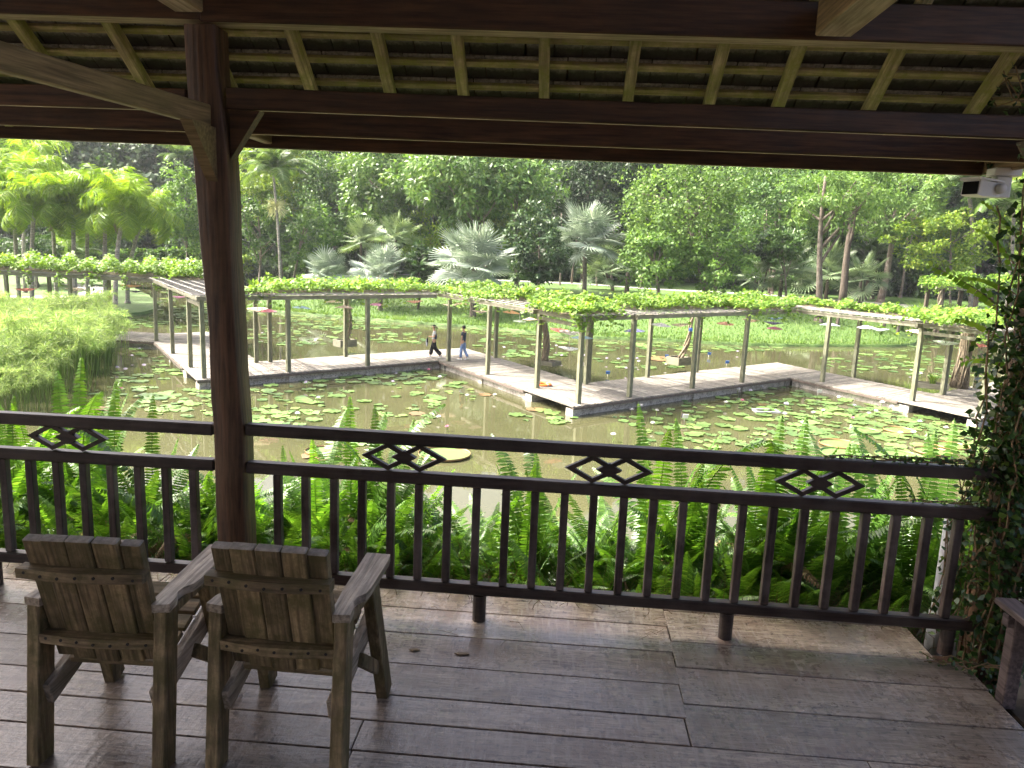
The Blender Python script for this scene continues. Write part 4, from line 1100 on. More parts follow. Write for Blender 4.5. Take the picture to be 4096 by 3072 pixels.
pts = [(.40*math.cos(a)+.02*math.sin(4*a), .40*math.sin(a), -.045) for a in [i*.262 for i in range(25)]]
MB().tube(pts, .008, 5).build('rope', M['rope'], lr, smooth=True)
# ------------------------------------------------------------------ paper parasols hanging under the pergola
def parasol_mat(name, col, col2):
    m, nt, b = new_mat(name); tc = N(nt, 'TexCoord'); sx = N(nt, 'SeparateXYZ'); L(nt, tc.outputs['Object'], sx.inputs[0])
    at = N(nt, 'Math', operation='ARCTAN2'); L(nt, sx.outputs[1], at.inputs[0]); L(nt, sx.outputs[0], at.inputs[1])
    mu = N(nt, 'Math', operation='MULTIPLY'); mu.inputs[1].default_value = 12; L(nt, at.outputs[0], mu.inputs[0])
    si = N(nt, 'Math', operation='SINE'); L(nt, mu.outputs[0], si.inputs[0])
    c = mixc(nt, ramp(nt, si.outputs[0], [(.45, (0, 0, 0)), (.75, (1, 1, 1))]), col, col2)
    v = coords(nt); c = mixc(nt, ramp(nt, noise(nt, v, 5, 3), [(.45, (0, 0, 0)), (.7, (.35,)*3)]), c, col2)
    L(nt, c, b.inputs['Base Color']); b.inputs['Roughness'].default_value = .6
    tr = N(nt, 'BsdfTranslucent'); L(nt, c, tr.inputs[0]); mx = N(nt, 'MixShader'); mx.inputs[0].default_value = .35
    L(nt, b.outputs[0], mx.inputs[1]); L(nt, tr.outputs[0], mx.inputs[2]); L(nt, mx.outputs[0], nt.nodes['Material Output'].inputs[0]); return m
PC = {'pink': ((.75, .12, .30), (.80, .22, .40)), 'cream': ((.70, .52, .34), (.78, .66, .50)), 'sky': ((.25, .48, .72), (.45, .62, .78)), 'blush': ((.74, .45, .45), (.8, .62, .60)), 'magenta': ((.62, .10, .42), (.66, .25, .52)),
      'orange': ((.72, .26, .06), (.78, .42, .16)), 'navy': ((.06, .06, .20), (.28, .28, .48)), 'coral': ((.72, .22, .15), (.78, .42, .34)), 'peach': ((.76, .48, .30), (.80, .62, .46)), 'red': ((.66, .06, .04), (.72, .20, .14)),
      'white': ((.76, .74, .74), (.80, .70, .68)), 'ice': ((.50, .66, .76), (.76, .80, .82)), 'lilac': ((.66, .60, .72), (.78, .74, .80)), 'green': ((.42, .56, .40), (.60, .68, .56))}
PM = {k: parasol_mat('parasol_'+k, *[tuple(x*.78+.16 for x in c) if k != 'navy' else tuple(x+.05 for x in c) for c in v]) for k, v in PC.items()}
def canopy(inv):
    mb = MB(); n = 36; prof_ = [(.012, .105), (.12, .085), (.24, .052), (.34, .018), (.40, 0)]
    s = -1 if inv else 1
    for i in range(len(prof_)): pass
    V = []; F = []
    for r_, z in prof_:
        for j in range(n):
            a = 2*math.pi*j/n; V.append((r_*math.cos(a), r_*math.sin(a), s*z+(.006 if j % 2 else 0)*r_/.4))
    for i in range(len(prof_)-1):
        for j in range(n): F.append((i*n+j, i*n+(j+1) % n, (i+1)*n+(j+1) % n, (i+1)*n+j))
    mb.add(V, F); c = mb.mesh('canopy')
    rb = MB()
    for j in range(18):
        a = 2*math.pi*j/18; rb.bar((.02*math.cos(a), .02*math.sin(a), s*.096), (.395*math.cos(a), .395*math.sin(a), s*-.002-.004), .007, .006)
    r_ = rb.mesh('ribs'); r_.materials.append(M['lath']); return c, r_
CAN = {}
SHAFT = MB().tube([(0, 0, -.14), (0, 0, .12)], .010, 6).mesh('shaft'); SHAFT.materials.append(M['vine_stem'])
def parasol(u, v, w, stretch, colour, label, inv=False, cc=.5, cord=True):
    # distance: on the middle line (share cc of the width) of that pergola stretch
    d, c, o0 = dirs[stretch], cross[stretch], P_[stretch]; base = o0+c*(WW*cc); n = Vector((-d.y, d.x, 0))
    r_ = ray(u, v); t_ = (base-EYE).dot(n)/r_.dot(n); p = EYE+r_*t_
    dist = t_; R_ = w/2*dist/FPX
    if p.z > PT-.08: p.z = PT-.08
    t = thing('paper_parasol', label, 'parasol', p, random.uniform(0, 6)); k = R_/.4
    key = (colour, inv)
    if key not in CAN:
        cm_, rm_ = canopy(inv); cm_.materials.append(PM[colour]); CAN[key] = (cm_, rm_)
    tilt = (jit(.07), jit(.07), 0)
    o = obj('canopy', CAN[key][0], None, t, (0, 0, 0), tilt, scale=k)
    obj('ribs', CAN[key][1], None, t, (0, 0, -.006), tilt, scale=k)
    obj('shaft', SHAFT, None, t, (0, 0, 0), tilt, scale=k)
    mb = MB(); mb.tube([(0, 0, .12*k), (0, 0, PT+.16-p.z)], .006, 4); mb.build('cord', M['rope'], t)
    return t
def cA(u, v): return 400+u/2.16, 1000+v/2.16
def cB(u, v): return 1400+u/2.16, 1000+v/2.16
def cC(u, v): return 2200+u/2.16, 1000+v/2.16
def cD(u, v): return 3072+u/2.16, 1000+v/2.16
for f_, u, v, w, st_, col_, lab in [
    (cA, 1438, 530, 175, 2, 'pink', 'bright pink parasol overlapping a cream one, right of the hewn post'), (cA, 1360, 507, 175, 2, 'cream', 'cream parasol partly behind a bright pink one, right of the hewn post'),
    (cA, 1745, 503, 165, 2, 'sky', 'light blue parasol between pergola posts right of the bright pink one'), (cA, 2110, 500, 165, 2, 'blush', 'blush parasol hanging by the leafy vine trunk'),
    (cA, 2015, 453, 150, 2, 'cream', 'cream parasol hanging high, left of the blush parasol'), (cA, 672, 402, 115, 1, 'magenta', 'magenta parasol under the bare laths left of the hewn post'),
    (cA, 270, 305, 165, 0, 'orange', 'orange parasol under the thick vine at the far left pergola'), (cA, 310, 352, 125, 0, 'navy', 'navy parasol below the orange one at the far left pergola'),
    (lambda a, b: (a, b), 102, 1155, 80, 0, 'red', 'red parasol under the vine above the papyrus'), (lambda a, b: (a, b), 300, 1155, 70, 0, 'cream', 'pale parasol under the vine above the papyrus'),
    (cB, 228, 474, 122, 2, 'magenta', 'purple pink parasol against a palm trunk, left of the walking woman'), (cB, 558, 440, 150, 2, 'coral', 'coral parasol at the pergola post behind the walking woman'),
    (cB, 868, 468, 142, 3, 'cream', 'cream parasol overlapping a peach one, above the man'), (cB, 965, 471, 142, 3, 'peach', 'peach parasol overlapping a cream one, above the man'),
    (cB, 1120, 528, 128, 3, 'blush', 'pale pink parasol at the second post right of the man'), (cB, 1395, 543, 152, 3, 'orange', 'orange parasol with ribs below, over the lawn edge'),
    (cB, 1555, 600, 128, 3, 'peach', 'peach orange parasol left of the life ring post'), (cB, 1465, 617, 112, 3, 'green', 'dull green parasol near the pond edge'),
    (cB, 1815, 690, 178, 3, 'red', 'red parasol behind the pair of white ones at the near corner'), (cB, 1900, 710, 195, 3, 'white', 'white parasol with pink ribs, upper of the pair at the near corner'),
    (cB, 2005, 762, 192, 4, 'sky', 'sky blue parasol behind the near corner post'), (cB, 1893, 846, 192, 3, 'ice', 'pale icy blue parasol, lower of the pair at the near corner'),
    (cC, 730, 702, 186, 4, 'navy', 'navy parasol with pale stripes behind a pergola post'), (cC, 957, 652, 176, 4, 'lilac', 'white lilac parasol hanging from the laths right of the navy one'),
    (cC, 1127, 642, 162, 4, 'cream', 'beige striped parasol left of the leaning vine trunk'), (cC, 1515, 640, 152, 4, 'coral', 'coral parasol with pointed top over the lawn'),
    (cC, 1733, 603, 156, 4, 'peach', 'peach cream parasol high up by the far pergola post'), (cC, 1945, 588, 132, 4, 'sky', 'light blue parasol, topmost of three at the inner corner post'),
    (cC, 1930, 624, 162, 4, 'navy', 'navy parasol, middle one of three at the inner corner post'), (cC, 1940, 680, 132, 4, 'pink', 'pink parasol, lowest of three at the inner corner post'),
    (cD, 535, 652, 172, 5, 'ice', 'pale icy parasol at the first post after the inner corner'), (cD, 855, 673, 162, 5, 'lilac', 'lavender parasol overlapping a pale cyan one over the lawn'),
    (cD, 965, 681, 155, 5, 'ice', 'pale cyan parasol overlapping a lavender one over the lawn'), (cD, 1295, 712, 192, 5, 'cream', 'cream parasol behind the tall post left of the root column'),
    (cD, 1535, 797, 200, 5, 'green', 'pale green parasol left of the root column'), (cD, 1830, 820, 155, 5, 'red', 'red orange parasol right of the root column')]:
    x_, y_ = f_(u, v); parasol(x_, y_, w/(2.16 if f_.__name__ != '<lambda>' else 1), st_, col_, lab, inv=('pointed' not in lab and random.random() < .5))
# ------------------------------------------------------------------ water lilies
walk_poly = []
for i in range(len(dirs)):
    Ln = Ls[i]; s0, s1 = (0, Ln) if i in (0, 2, 4, 6) else (-WW, Ln-WW)
    walk_poly.append([wpt(i, s0), wpt(i, s1), wpt(i, s1, WW), wpt(i, s0, WW)])
def in_poly(p, poly):
    sgn = None
    for a, b in zip(poly, poly[1:]+poly[:1]):
        cr = (b.x-a.x)*(p[1]-a.y)-(b.y-a.y)*(p[0]-a.x)
        if sgn is None: sgn = cr > 0
        elif (cr > 0) != sgn: return False
    return True
def in_left(p):
    c = False; n = len(LEFT); j = n-1
    for i in range(n):
        (xi, yi), (xj, yj) = LEFT[i], LEFT[j]
        if (yi > p[1]) != (yj > p[1]) and p[0] < (xj-xi)*(p[1]-yi)/(yj-yi)+xi: c = not c
        j = i
    return c
ZONES = [(400, 870, 110, 32, 60, .16, .36), (385, 785, 60, 28, 16, .2, .42), (300, 822, 70, 22, 26, .15, .27), (330, 760, 40, 12, 8, .2, .36), (250, 850, 60, 18, 12, .12, .2), (640, 835, 110, 40, 46, .18, .34), (600, 905, 90, 26, 36, .18, .32), (820, 808, 140, 24, 46, .2, .36), (700, 870, 120, 30, 24, .16, .32),
         (935, 852, 95, 32, 34, .17, .34), (870, 900, 70, 26, 20, .15, .28), (1185, 895, 75, 22, 17, .17, .32), (820, 945, 90, 18, 14, .2, .34), (1450, 900, 130, 26, 34, .16, .30), (1560, 870, 90, 26, 26, .16, .3), (1700, 855, 150, 38, 62, .18, .36), (1850, 905, 190, 46, 100, .18, .38), (1640, 935, 170, 40, 62, .17, .34), (2000, 950, 140, 52, 60, .18, .36), (1950, 895, 120, 30, 34, .2, .36), (1480, 950, 110, 30, 24, .16, .3), (2080, 925, 70, 50, 26, .2, .36),
         (640, 722, 110, 26, 95, .2, .36), (770, 692, 160, 22, 150, .18, .38), (860, 730, 80, 14, 36, .2, .4), (1150, 745, 120, 30, 70, .2, .42), (1400, 765, 120, 34, 70, .2, .42), (1330, 700, 160, 10, 60, .15, .32), (1560, 745, 140, 16, 46, .2, .4), (1920, 785, 150, 26, 80, .2, .45), (2010, 740, 130, 22, 70, .18, .4), (1800, 735, 180, 14, 60, .14, .32), (420, 655, 90, 36, 150, .2, .45), (430, 690, 110, 20, 70, .2, .4), (300, 700, 50, 10, 30, .2, .4), (470, 630, 60, 14, 60, .25, .5), (2060, 800, 80, 20, 30, .2, .4), (1100, 715, 120, 8, 30, .2, .35)]
pads = []; grid = {}
for (zx, zy, rx, ry, n, r0, r1) in ZONES:
    tries = 0; made = 0
    n = int(n*(.74 if zy > 790 or zx < 460 else .9))
    while made < n and tries < n*14:
        tries += 1
        a = random.uniform(0, 6.28); q = math.sqrt(random.random())
        p = dz(zx+math.cos(a)*rx*q, zy+math.sin(a)*ry*q, WZ); r_ = r0*.55+(r1-r0*.55)*random.random()**1.1*1.08
        if p.y > shoreY(p.x)-.4 or in_left((p.x, p.y)) or p.y < 10: continue
        if any(in_poly((p.x, p.y), w_) for w_ in walk_poly): continue
        gx, gy = int(p.x//1), int(p.y//1); ok = True
        for ax in (-1, 0, 1):
            for ay in (-1, 0, 1):
                for (x2, y2, r2) in grid.get((gx+ax, gy+ay), []):
                    if (x2-p.x)**2+(y2-p.y)**2 < (.66*(r_+r2))**2: ok = False
        if not ok: continue
        grid.setdefault((gx, gy), []).append((p.x, p.y, r_)); pads.append((p.x, p.y, r_)); made += 1
pads.sort(key=lambda q: -q[2]/math.hypot(q[0], q[1]))
def pad_geo(n, wav, rr_):
    V = [(0, 0, .004)]; a0 = .16
    for i in range(n+1):
        a = a0+(2*math.pi-2*a0)*i/n; k = 1+wav*math.sin(a*9)*.5+rr_.uniform(-.02, .02); V.append((math.cos(a)*k, math.sin(a)*k, .004+rr_.uniform(-.012, .045)))
    return V, [(0, i+1, i+2) for i in range(n)]
padm = []
for k in range(5):
    V, F = pad_geo(22, .03, random.Random(k)); me = np_mesh('lily_pad', V, F); me.materials.append(M['pad']); padm.append(me)
LPL = 'flat round green lily pad floating on the pond'
for (x, y, r_) in pads[:300]:
    obj('lily_pad', random.choice(padm), None, None, (x, y, WZ+.012+random.random()*.02), (jit(.03), jit(.03), random.uniform(0, 6.28)), LPL, 'lily pad', 'lily pads on the pond', None, (r_, r_, .5+r_))
V = []; F = []; rr0 = random.Random(5)
for (x, y, r_) in pads[300:]:
    v, f = pad_geo(10, .02, rr0); a = rr0.uniform(0, 6.28); k = len(V); zz = WZ+.012+rr0.random()*.012
    V += [(x+r_*(p[0]*math.cos(a)-p[1]*math.sin(a)), y+r_*(p[0]*math.sin(a)+p[1]*math.cos(a)), zz+p[2]*.7) for p in v]; F += [tuple(i+k for i in q) for q in f]
obj('lily_pads', np_mesh('lily_pads', V, F), M['pad'], label='many small green lily pads covering the far parts of the pond', cat='lily pads', kind='stuff')
# giant pads with upturned rims
def giant(p, r_, label):
    t = thing('giant_lily_pad', label, 'lily pad', (p.x, p.y, WZ+.02), random.uniform(0, 6), 'giant lily pads near the railing')
    mb = MB(); mb.lathe([(.001, .012), (r_*.5, .014), (r_*.98, .012)], 36); mb.build('leaf', M['pad_big'], t, smooth=True)
    mb = MB(); mb.lathe([(r_*.982, .005), (r_*1.0, .012), (r_*1.01, .07), (r_*.995, .071), (r_*.985, .014)], 36); mb.build('rim', M['pad_rim'] if random.random() < .6 else M['pad_big'], t, smooth=True)
for (u, v, w) in [(960*S, 984*S, 205), (3358, 1782, 142), (3382, 1822, 175), (3598, 1830, 160), (3596, 1726, 105), (3460, 1729, 95), (3806, 1789, 110), (3730, 1812, 120), (1290, 1810, 130)]:
    p = onz(u, v, WZ); giant(p, w/2*(p-EYE).length/FPX, 'giant round lily pad with upturned rim, floating close to the fern bank')
for (u, v, r_) in [(2143, 1639, .38), (1668, 1656, .3), (690*S/1.0, 985*S, .5), (880, 1570, .25), (2560+60, 1440, .4), (3060, 1620, .3), (430, 1635, .35), (1415+525, 1490+90, .28)]:
    p = onz(u, v, WZ); obj('old_lily_pad', padm[0].copy(), None, None, (p.x, p.y, WZ+.01), (0, 0, random.uniform(0, 6)), 'old reddish brown lily pad among the green ones', 'lily pad', 'old brown lily pads', None, (r_, r_, .6)).data.materials[0] = M['pad_old']
# red leaved patch behind the walkway
for k in range(14):
    p = cC(990+random.uniform(-90, 60), 945+random.uniform(-18, 18)); p = onz(*p, WZ)
    o = obj('red_lily_pad', padm[1].copy(), None, None, (p.x, p.y, WZ+.03), (0, 0, random.uniform(0, 6)), 'dark red lily pad in the small red patch behind the walkway', 'lily pad', 'dark red lily pads', None, (.3, .3, .6)); o.data.materials[0] = M['pad_rim'] if k % 3 else M['pad_old']
# blossoms
def blossom_mesh():
    V = []; F = []
    for ring, (n, tilt, ln) in enumerate(((9, .35, 1.0), (9, .8, .85), (7, 1.15, .65))):
        for i in range(n):
            a = 2*math.pi*(i+.5*ring)/n; o_ = Vector((math.cos(a), math.sin(a), 0)); s_ = Vector((-o_.y, o_.x, 0)); d_ = o_*math.cos(tilt)+Vector((0, 0, math.sin(tilt)))
            k = len(V); V += [tuple(o_*.05), tuple(d_*.55*ln+s_*.17), tuple(d_*ln+Vector((0, 0, .12))), tuple(d_*.55*ln-s_*.17)]; F.append((k, k+1, k+2, k+3))
    return np_mesh('petals', V, F)
BL = {c: blossom_mesh() for c in ('lilac', 'white', 'pink')}
for c, m_ in BL.items(): m_.materials.append(M['petal_'+c])
stm = MB().tube([(0, 0, -1), (.04, 0, -.5), (0, 0, 0)], .012, 5).mesh('stem'); stm.materials.append(M['papyrus_stem'])
sta = MB().lathe([(0, .12), (.12, .14), (.16, .3), (0, .3)], 8).mesh('stamens'); sta.materials.append(M['stamen'])
BLL = {'lilac': 'pale lilac water lily blossom standing above the pads', 'white': 'white water lily blossom standing above the pads', 'pink': 'pink water lily blossom standing above the pads'}
def E0(u, v): return u/1.6193, 1024+v/1.6193
for f_, lst in ((cA, [(380, 1000, 'lilac'), (340, 855, 'lilac'), (275, 915, 'lilac'), (180, 1200, 'pink'), (150, 1020, 'lilac'), (220, 1035, 'lilac'), (1780, 1150, 'lilac'), (1705, 1415, 'white'), (1885, 1280, 'lilac'), (1400, 720, 'lilac'), (1340, 830, 'lilac')]),
                (cB, [(680, 1037, 'pink'), (352, 1022, 'lilac'), (368, 1140, 'lilac'), (775, 1100, 'white'), (838, 1530, 'pink'), (1010, 1260, 'white'), (1250, 1255, 'white'), (765, 1445, 'white'), (1330, 845, 'white'), (400, 1070, 'lilac'), (1780, 830, 'lilac'), (2020, 915, 'lilac')]),
                (cC, [(1830, 1185, 'white'), (1628, 1205, 'white'), (1660, 1305, 'pink'), (1735, 1220, 'lilac'), (785, 1350, 'white'), (923, 1390, 'white'), (710, 1383, 'white'), (1520, 1320, 'white'), (885, 1500, 'white'), (545, 1600, 'white'), (2040, 1330, 'lilac'), (490, 940, 'lilac'), (590, 945, 'lilac'), (765, 965, 'lilac'), (655, 1025, 'lilac'), (295, 915, 'lilac'), (1000, 990, 'white'), (1620, 880, 'lilac'), (100, 915, 'lilac'), (750, 940, 'lilac')]),
                (cD, [(610, 1275, 'white'), (745, 1345, 'lilac'), (985, 1320, 'white'), (1070, 1357, 'lilac'), (930, 1395, 'lilac'), (870, 1415, 'white'), (475, 1390, 'white'), (730, 1455, 'pink'), (1310, 1485, 'lilac'), (155, 1335, 'lilac'), (140, 1420, 'lilac'), (390, 1410, 'lilac'), (1140, 1585, 'white'), (1255, 1580, 'white'), (1535, 1540, 'white'), (300, 1500, 'white'), (330, 1520, 'lilac'), (1235, 1040, 'lilac'), (1320, 1070, 'lilac')])):
    for (u, v, c) in lst:
        h_ = random.uniform(.14, .24); p = onz(*f_(u, v), WZ+h_)
        t = thing('water_lily', BLL[c], 'water lily', (p.x, p.y, WZ), random.uniform(0, 6), c+' water lilies')
        s_ = random.uniform(.10, .135); obj('petals', BL[c], None, t, (0, 0, h_), (jit(.15), jit(.15), 0), scale=s_); obj('stamens', sta, None, t, (0, 0, h_), scale=s_); obj('stem', stm, None, t, (0, 0, h_), scale=(1, 1, h_))
# plant name plates in the water
for f_, u, v, c, lab in ((cC, 1008, 910, 'blue_tag', 'small blue plate on a stick in the red lily patch'), (cC, 1375, 890, 'blue_tag', 'small blue plate on a stick behind the leaning vine trunk'), (cC, 500, 1052, 'blue_tag', 'small blue plate on a stick behind the near corner'),
                         (cC, 1530, 962, 'blue_tag', 'small dark blue plate close to the back edge of the walkway'), (cD, 440, 1212, 'white_tag', 'small white plate on a stick near the inner corner'), (cC, 1168, 1425, 'white_tag', 'small white plate on a stick in the open water right of the near corner')):
    p = onz(*f_(u, v), WZ+.25); t = thing('name_plate', lab, 'sign', (p.x, p.y, WZ))
    mb = MB(); mb.box(-.10, .10, -.008, .008, .16, .33, Matrix.Rotation(.4, 4, 'X')); mb.build('plate', M[c], t); mb = MB(); mb.tube([(0, .09, -.9), (0, .09, .25)], .012, 6); mb.build('stick', M['rope'], t)
p = onz(*cC(1865, 1392), WZ); fb = thing('floating_frame', 'pale blue rectangular frame floating among the lily pads', 'frame', (p.x, p.y, WZ+.01), .1)
for a_, b_, c_, d_ in ((-.5, .5, -.3, -.22), (-.5, .5, .22, .3), (-.5, -.42, -.218, .218), (.42, .5, -.218, .218)):
    mb = MB(); mb.box(a_, b_, c_, d_, -.02, .03); mb.build('bar', M['pipe'], fb)

# ------------------------------------------------------------------ people on the walkway
def skin_obj(name, verts, edges, radii, mat, parent, root=0, sub=2):
    me = bpy.data.meshes.new(name); me.from_pydata([tuple(v) for v in verts], edges, []); me.update()
    o = obj(name, me, mat, parent); o.modifiers.new('skin', 'SKIN')
    if not me.skin_vertices: me.attributes.new if False else None
    sv = me.skin_vertices[0].data
    for i, r_ in enumerate(radii):
        sv[i].radius = r_ if hasattr(r_, '__len__') else (r_, r_); sv[i].use_root = (i == root)
    o.modifiers['skin'].use_smooth_shade = True
    s_ = o.modifiers.new('sub', 'SUBSURF'); s_.levels = sub; s_.render_levels = sub
    return o
class Sk:
    def __init__(s): s.v = []; s.e = []; s.r = []
    def p(s, co, r_, par=None):
        s.v.append(Vector(co)); s.r.append(r_); i = len(s.v)-1
        if par is not None: s.e.append((par, i))
        return i
    def chain(s, par, lst):
        for co, r_ in lst: par = s.p(co, r_, par)
        return par
def hand(sk, wrist_i, wrist, d, side, k=1.0):
    d = Vector(d).normalized(); ax = Vector((0, 0, 1)).cross(d); ax = ax.normalized() if ax.length > .1 else Vector((1, 0, 0)); 
    up = d.cross(ax)
    pm = sk.p(Vector(wrist)+d*.055, (.030*k, .018*k), wrist_i)
    for j, (o_, ln) in enumerate(((-.024, .055), (-.008, .068), (.009, .064), (.025, .050))):
        b = Vector(wrist)+d*.088+ax*o_; i1 = sk.p(b, .0085, pm); i2 = sk.p(b+d*ln*.6-up*.012, .008, i1); sk.p(b+d*ln-up*.030, .0065, i2)
    tb = Vector(wrist)+d*.045+ax*.032*side; i1 = sk.p(tb, .010, pm); sk.p(tb+d*.040+ax*.018*side, .008, i1)
def shoe(par, ankle, fwd, mat):
    a = Vector(ankle); f_ = Vector(fwd).normalized(); s_ = f_.cross(Vector((0, 0, 1))).normalized(); u_ = s_.cross(f_)
    V = []; F = []; n = 7
    for i in range(n):
        u = i/(n-1); w_ = .040*(.75+.5*math.sin(math.pi*min(1, u*.9+.05))); h_ = .085*(1-.62*sstep(u*1.25)); c_ = a+f_*(-.07+.25*u)
        for (sx_, uz) in ((-1, 0), (1, 0), (.85, .65), (.4, 1), (-.4, 1), (-.85, .65)): V.append(tuple(c_+s_*w_*sx_+u_*(h_*uz-.055)))
    for i in range(n-1):
        for j in range(6): F.append((i*6+j, i*6+(j+1) % 6, i*6+6+(j+1) % 6, i*6+6+j))
    F += [tuple(range(6)), tuple(range((n-1)*6+5, (n-1)*6-1, -1))]
    mb = MB(); mb.add(V, F); return mb.build('shoe', mat, par, smooth=True)
def head_parts(t, hc, k, fem):
    # face details, hair
    for s_ in (-1, 1):
        mb = MB(); bm_ = Matrix.Translation(hc+Vector((s_*.030, .088, .005))*k); mb.lathe([(0, -.008), (.008, -.004), (.009, 0), (.008, .004), (0, .008)], 8, bm_); mb.build('eye', M['hair'], t)
        e_ = MB(); e_.lathe([(0, -.026), (.012, -.014), (.016, .008), (.010, .024), (0, .028)], 8, Matrix.Translation(hc+Vector((s_*.080, .0, 0))*k)); e_.build('ear', M['skin'], t, smooth=True)
    m_ = MB(); m_.box(-.022, .022, .090, .096, -.052, -.045, Matrix.Translation(hc)); m_.build('mouth', M['ring_orange'], t)
    V = []; F = []; n = 16; rows_ = 9
    for i in range(rows_):
        th = math.pi*.60*i/(rows_-1)
        for j in range(n):
            a = 2*math.pi*j/n; fr = max(0, math.sin(a)); th2 = th*(1-.45*fr)
            V.append(tuple(hc+Vector((math.sin(th2)*math.cos(a)*.088, math.sin(th2)*math.sin(a)*.104-.006, math.cos(th2)*.122+.010))*k*1.04))
    for i in range(rows_-1):
        for j in range(n): F.append((i*n+j, i*n+(j+1) % n, (i+1)*n+(j+1) % n, (i+1)*n+j))
    mb = MB(); mb.add(V, F); hr = mb.build('hair', M['hair'], t, smooth=True); sm = hr.modifiers.new('solid', 'SOLIDIFY'); sm.thickness = .012; sm.offset = 1
    if fem:
        mb = MB(); mb.tube([hc+Vector((0, -.10, .03)), hc+Vector((0, -.15, -.02)), hc+Vector((0, -.14, -.12)), hc+Vector((0, -.12, -.20))], [.024, .030, .024, .006], 8); mb.build('ponytail', M['hair'], t, smooth=True)
def person(label, loc, rz, fem):
    t = thing('person', label, 'person', loc, rz)
    k = 1.0 if not fem else .955
    H = lambda z: z*k
    sk = Sk()
    pel = sk.p((0, 0, H(.93)), (.125, .10)); sp = sk.p((0, -.005, H(1.08)), (.115, .085), pel); ch = sk.p((0, -.005, H(1.26)), (.135, .095), sp); up_ = sk.p((0, -.01, H(1.38)), (.10, .075), ch)
    nk = sk.p((0, .0, H(1.46)), .048, up_); jaw = sk.p((0, .022, H(1.525)), (.060, .072), nk); hd = sk.p((0, .012, H(1.60)), (.076, .094), jaw); top = sk.p((0, .0, H(1.675)), (.055, .070), hd)
    sk.p((0, .112, H(1.572)), .011, hd)                # nose
    hc = Vector((0, .012, H(1.60)))
    if fem: legs = [((.085, 0, H(.88)), (.088, .10, H(.49)), (.085, .20, H(.085))), ((-.085, 0, H(.88)), (-.088, -.07, H(.47)), (-.085, -.36, H(.13)))]
    else: legs = [((.09, 0, .88), (.095, -.01, .49), (.10, -.20, .14)), ((-.09, 0, .88), (-.092, .08, .48), (-.095, .10, .085))]
    feet = []
    for j, (a, b, c) in enumerate(legs):
        q = sk.chain(pel, [(a, .088), (b, .055), (c, .036)]); toe = Vector(c)+Vector((0, .11, -.045)); sk.p(toe, .028, q); feet.append(c)
    arms = []
    for s_ in (-1, 1):
        sh = (s_*.165*k, -.01, H(1.36))
        if fem: el, wr, hdv = (s_*.205, -.03, H(1.12)), (s_*.095, .17, H(1.10)), (-s_*.45, 1, .25)
        else: el, wr, hdv = (s_*.225, .0+.03*s_, 1.12), (s_*.215, .07+.05*s_, .88), (0, .15, -1)
        q = sk.chain(up_, [(sh, .055), (el, .040), (wr, .026)]); hand(sk, q, wr, hdv, s_); arms.append((sh, el, wr))
    skin_obj('body', sk.v, sk.e, sk.r, M['skin'], t, 0, 1)
    head_parts(t, hc, 1.0, fem)
    # trousers
    tr = Sk(); p0 = tr.p((0, 0, H(.98)), (.138, .112)); p1 = tr.p((0, 0, H(.90)), (.145, .118), p0)
    for (a, b, c) in legs:
        lo = (Vector(c)+Vector((0, -.02, .015)))
        if fem: tr.chain(p1, [(Vector(a)-Vector((0, 0, .03)), .10), (b, .102), (lo, .115)])
        else: tr.chain(p1, [(Vector(a)-Vector((0, 0, .03)), .10), (b, .082), (lo, .078)])
    skin_obj('trousers', tr.v, tr.e, tr.r, M['cl_black'] if fem else M['cl_jean'], t, 0, 1)
    shm = Sk(); a0 = shm.p((0, 0, H(.86 if not fem else .90)), (.165, .135)); a1 = shm.p((0, -.005, H(1.10)), (.152, .122), a0); a2 = shm.p((0, -.005, H(1.27)), (.150, .112), a1); a3 = shm.p((0, -.01, H(1.385)), (.108, .082), a2); shm.p((0, -.005, H(1.43)), .058, a3)
    for (sh, el, wr) in arms:
        S_, E_ = Vector(sh), Vector(el); shm.chain(a3, [(S_, .066), (S_.lerp(E_, .62), .060)])
    skin_obj('shirt', shm.v, shm.e, shm.r, M['cl_white'] if fem else M['cl_navy'], t, 0, 1)
    for (a, b, c), f_ in zip(legs, feet):
        rear = c[1] < -.1; d_ = Vector((0, 1, -.45)) if rear else Vector((0, 1, .04)); shoe(t, Vector(c)+Vector((0, 0, -.02)), d_, M['cl_white'])
    if fem:
        v_ = Sk(); b0 = v_.p((0, -.03, .90*k), (.165, .125)); b1 = v_.p((0, -.045, 1.16*k), (.162, .120), b0); v_.p((0, -.035, 1.36*k), (.125, .075), b1); skin_obj('waistcoat', v_.v, v_.e, v_.r, M['cl_navy'], t, 0, 1)
        mb = MB(); mb.lathe([(.098, .0), (.102, .0), (.102, .035), (.098, .035)], 20, Matrix.Translation(hc+Vector((0, -.002, .02))) @ Matrix.Diagonal((.95, 1.12, 1, 1))); c_ = mb.build('cap_band', M['cl_cream'], t, smooth=True)
        vs = []; 
        for i in range(9):
            a = math.pi*(.12+.76*i/8); vs += [tuple(hc+Vector((math.cos(a)*.098, math.sin(a)*.11, .03))), tuple(hc+Vector((math.cos(a)*.115, .03+math.sin(a)*.19, .008)))]
        mb = MB(); mb.add(vs, [(2*i, 2*i+1, 2*i+3, 2*i+2) for i in range(8)]); mb.build('visor', M['cl_cream'], c_)
    return t
w1 = person('person in cream cap, white top and black wide trousers walking with a bag', (-6.34, 37.05, KZ+.012), R(97), True)
w2 = person('person in navy tee and pale jeans walking behind the other, white shoes', (-4.80, 36.70, KZ+.012), R(68), False)
bgp = thing('hand_bag', 'black and grey bag held in front by the person in a cream cap', 'bag', (-6.68, 37.0, KZ+.62), R(97))
V = []; F = []
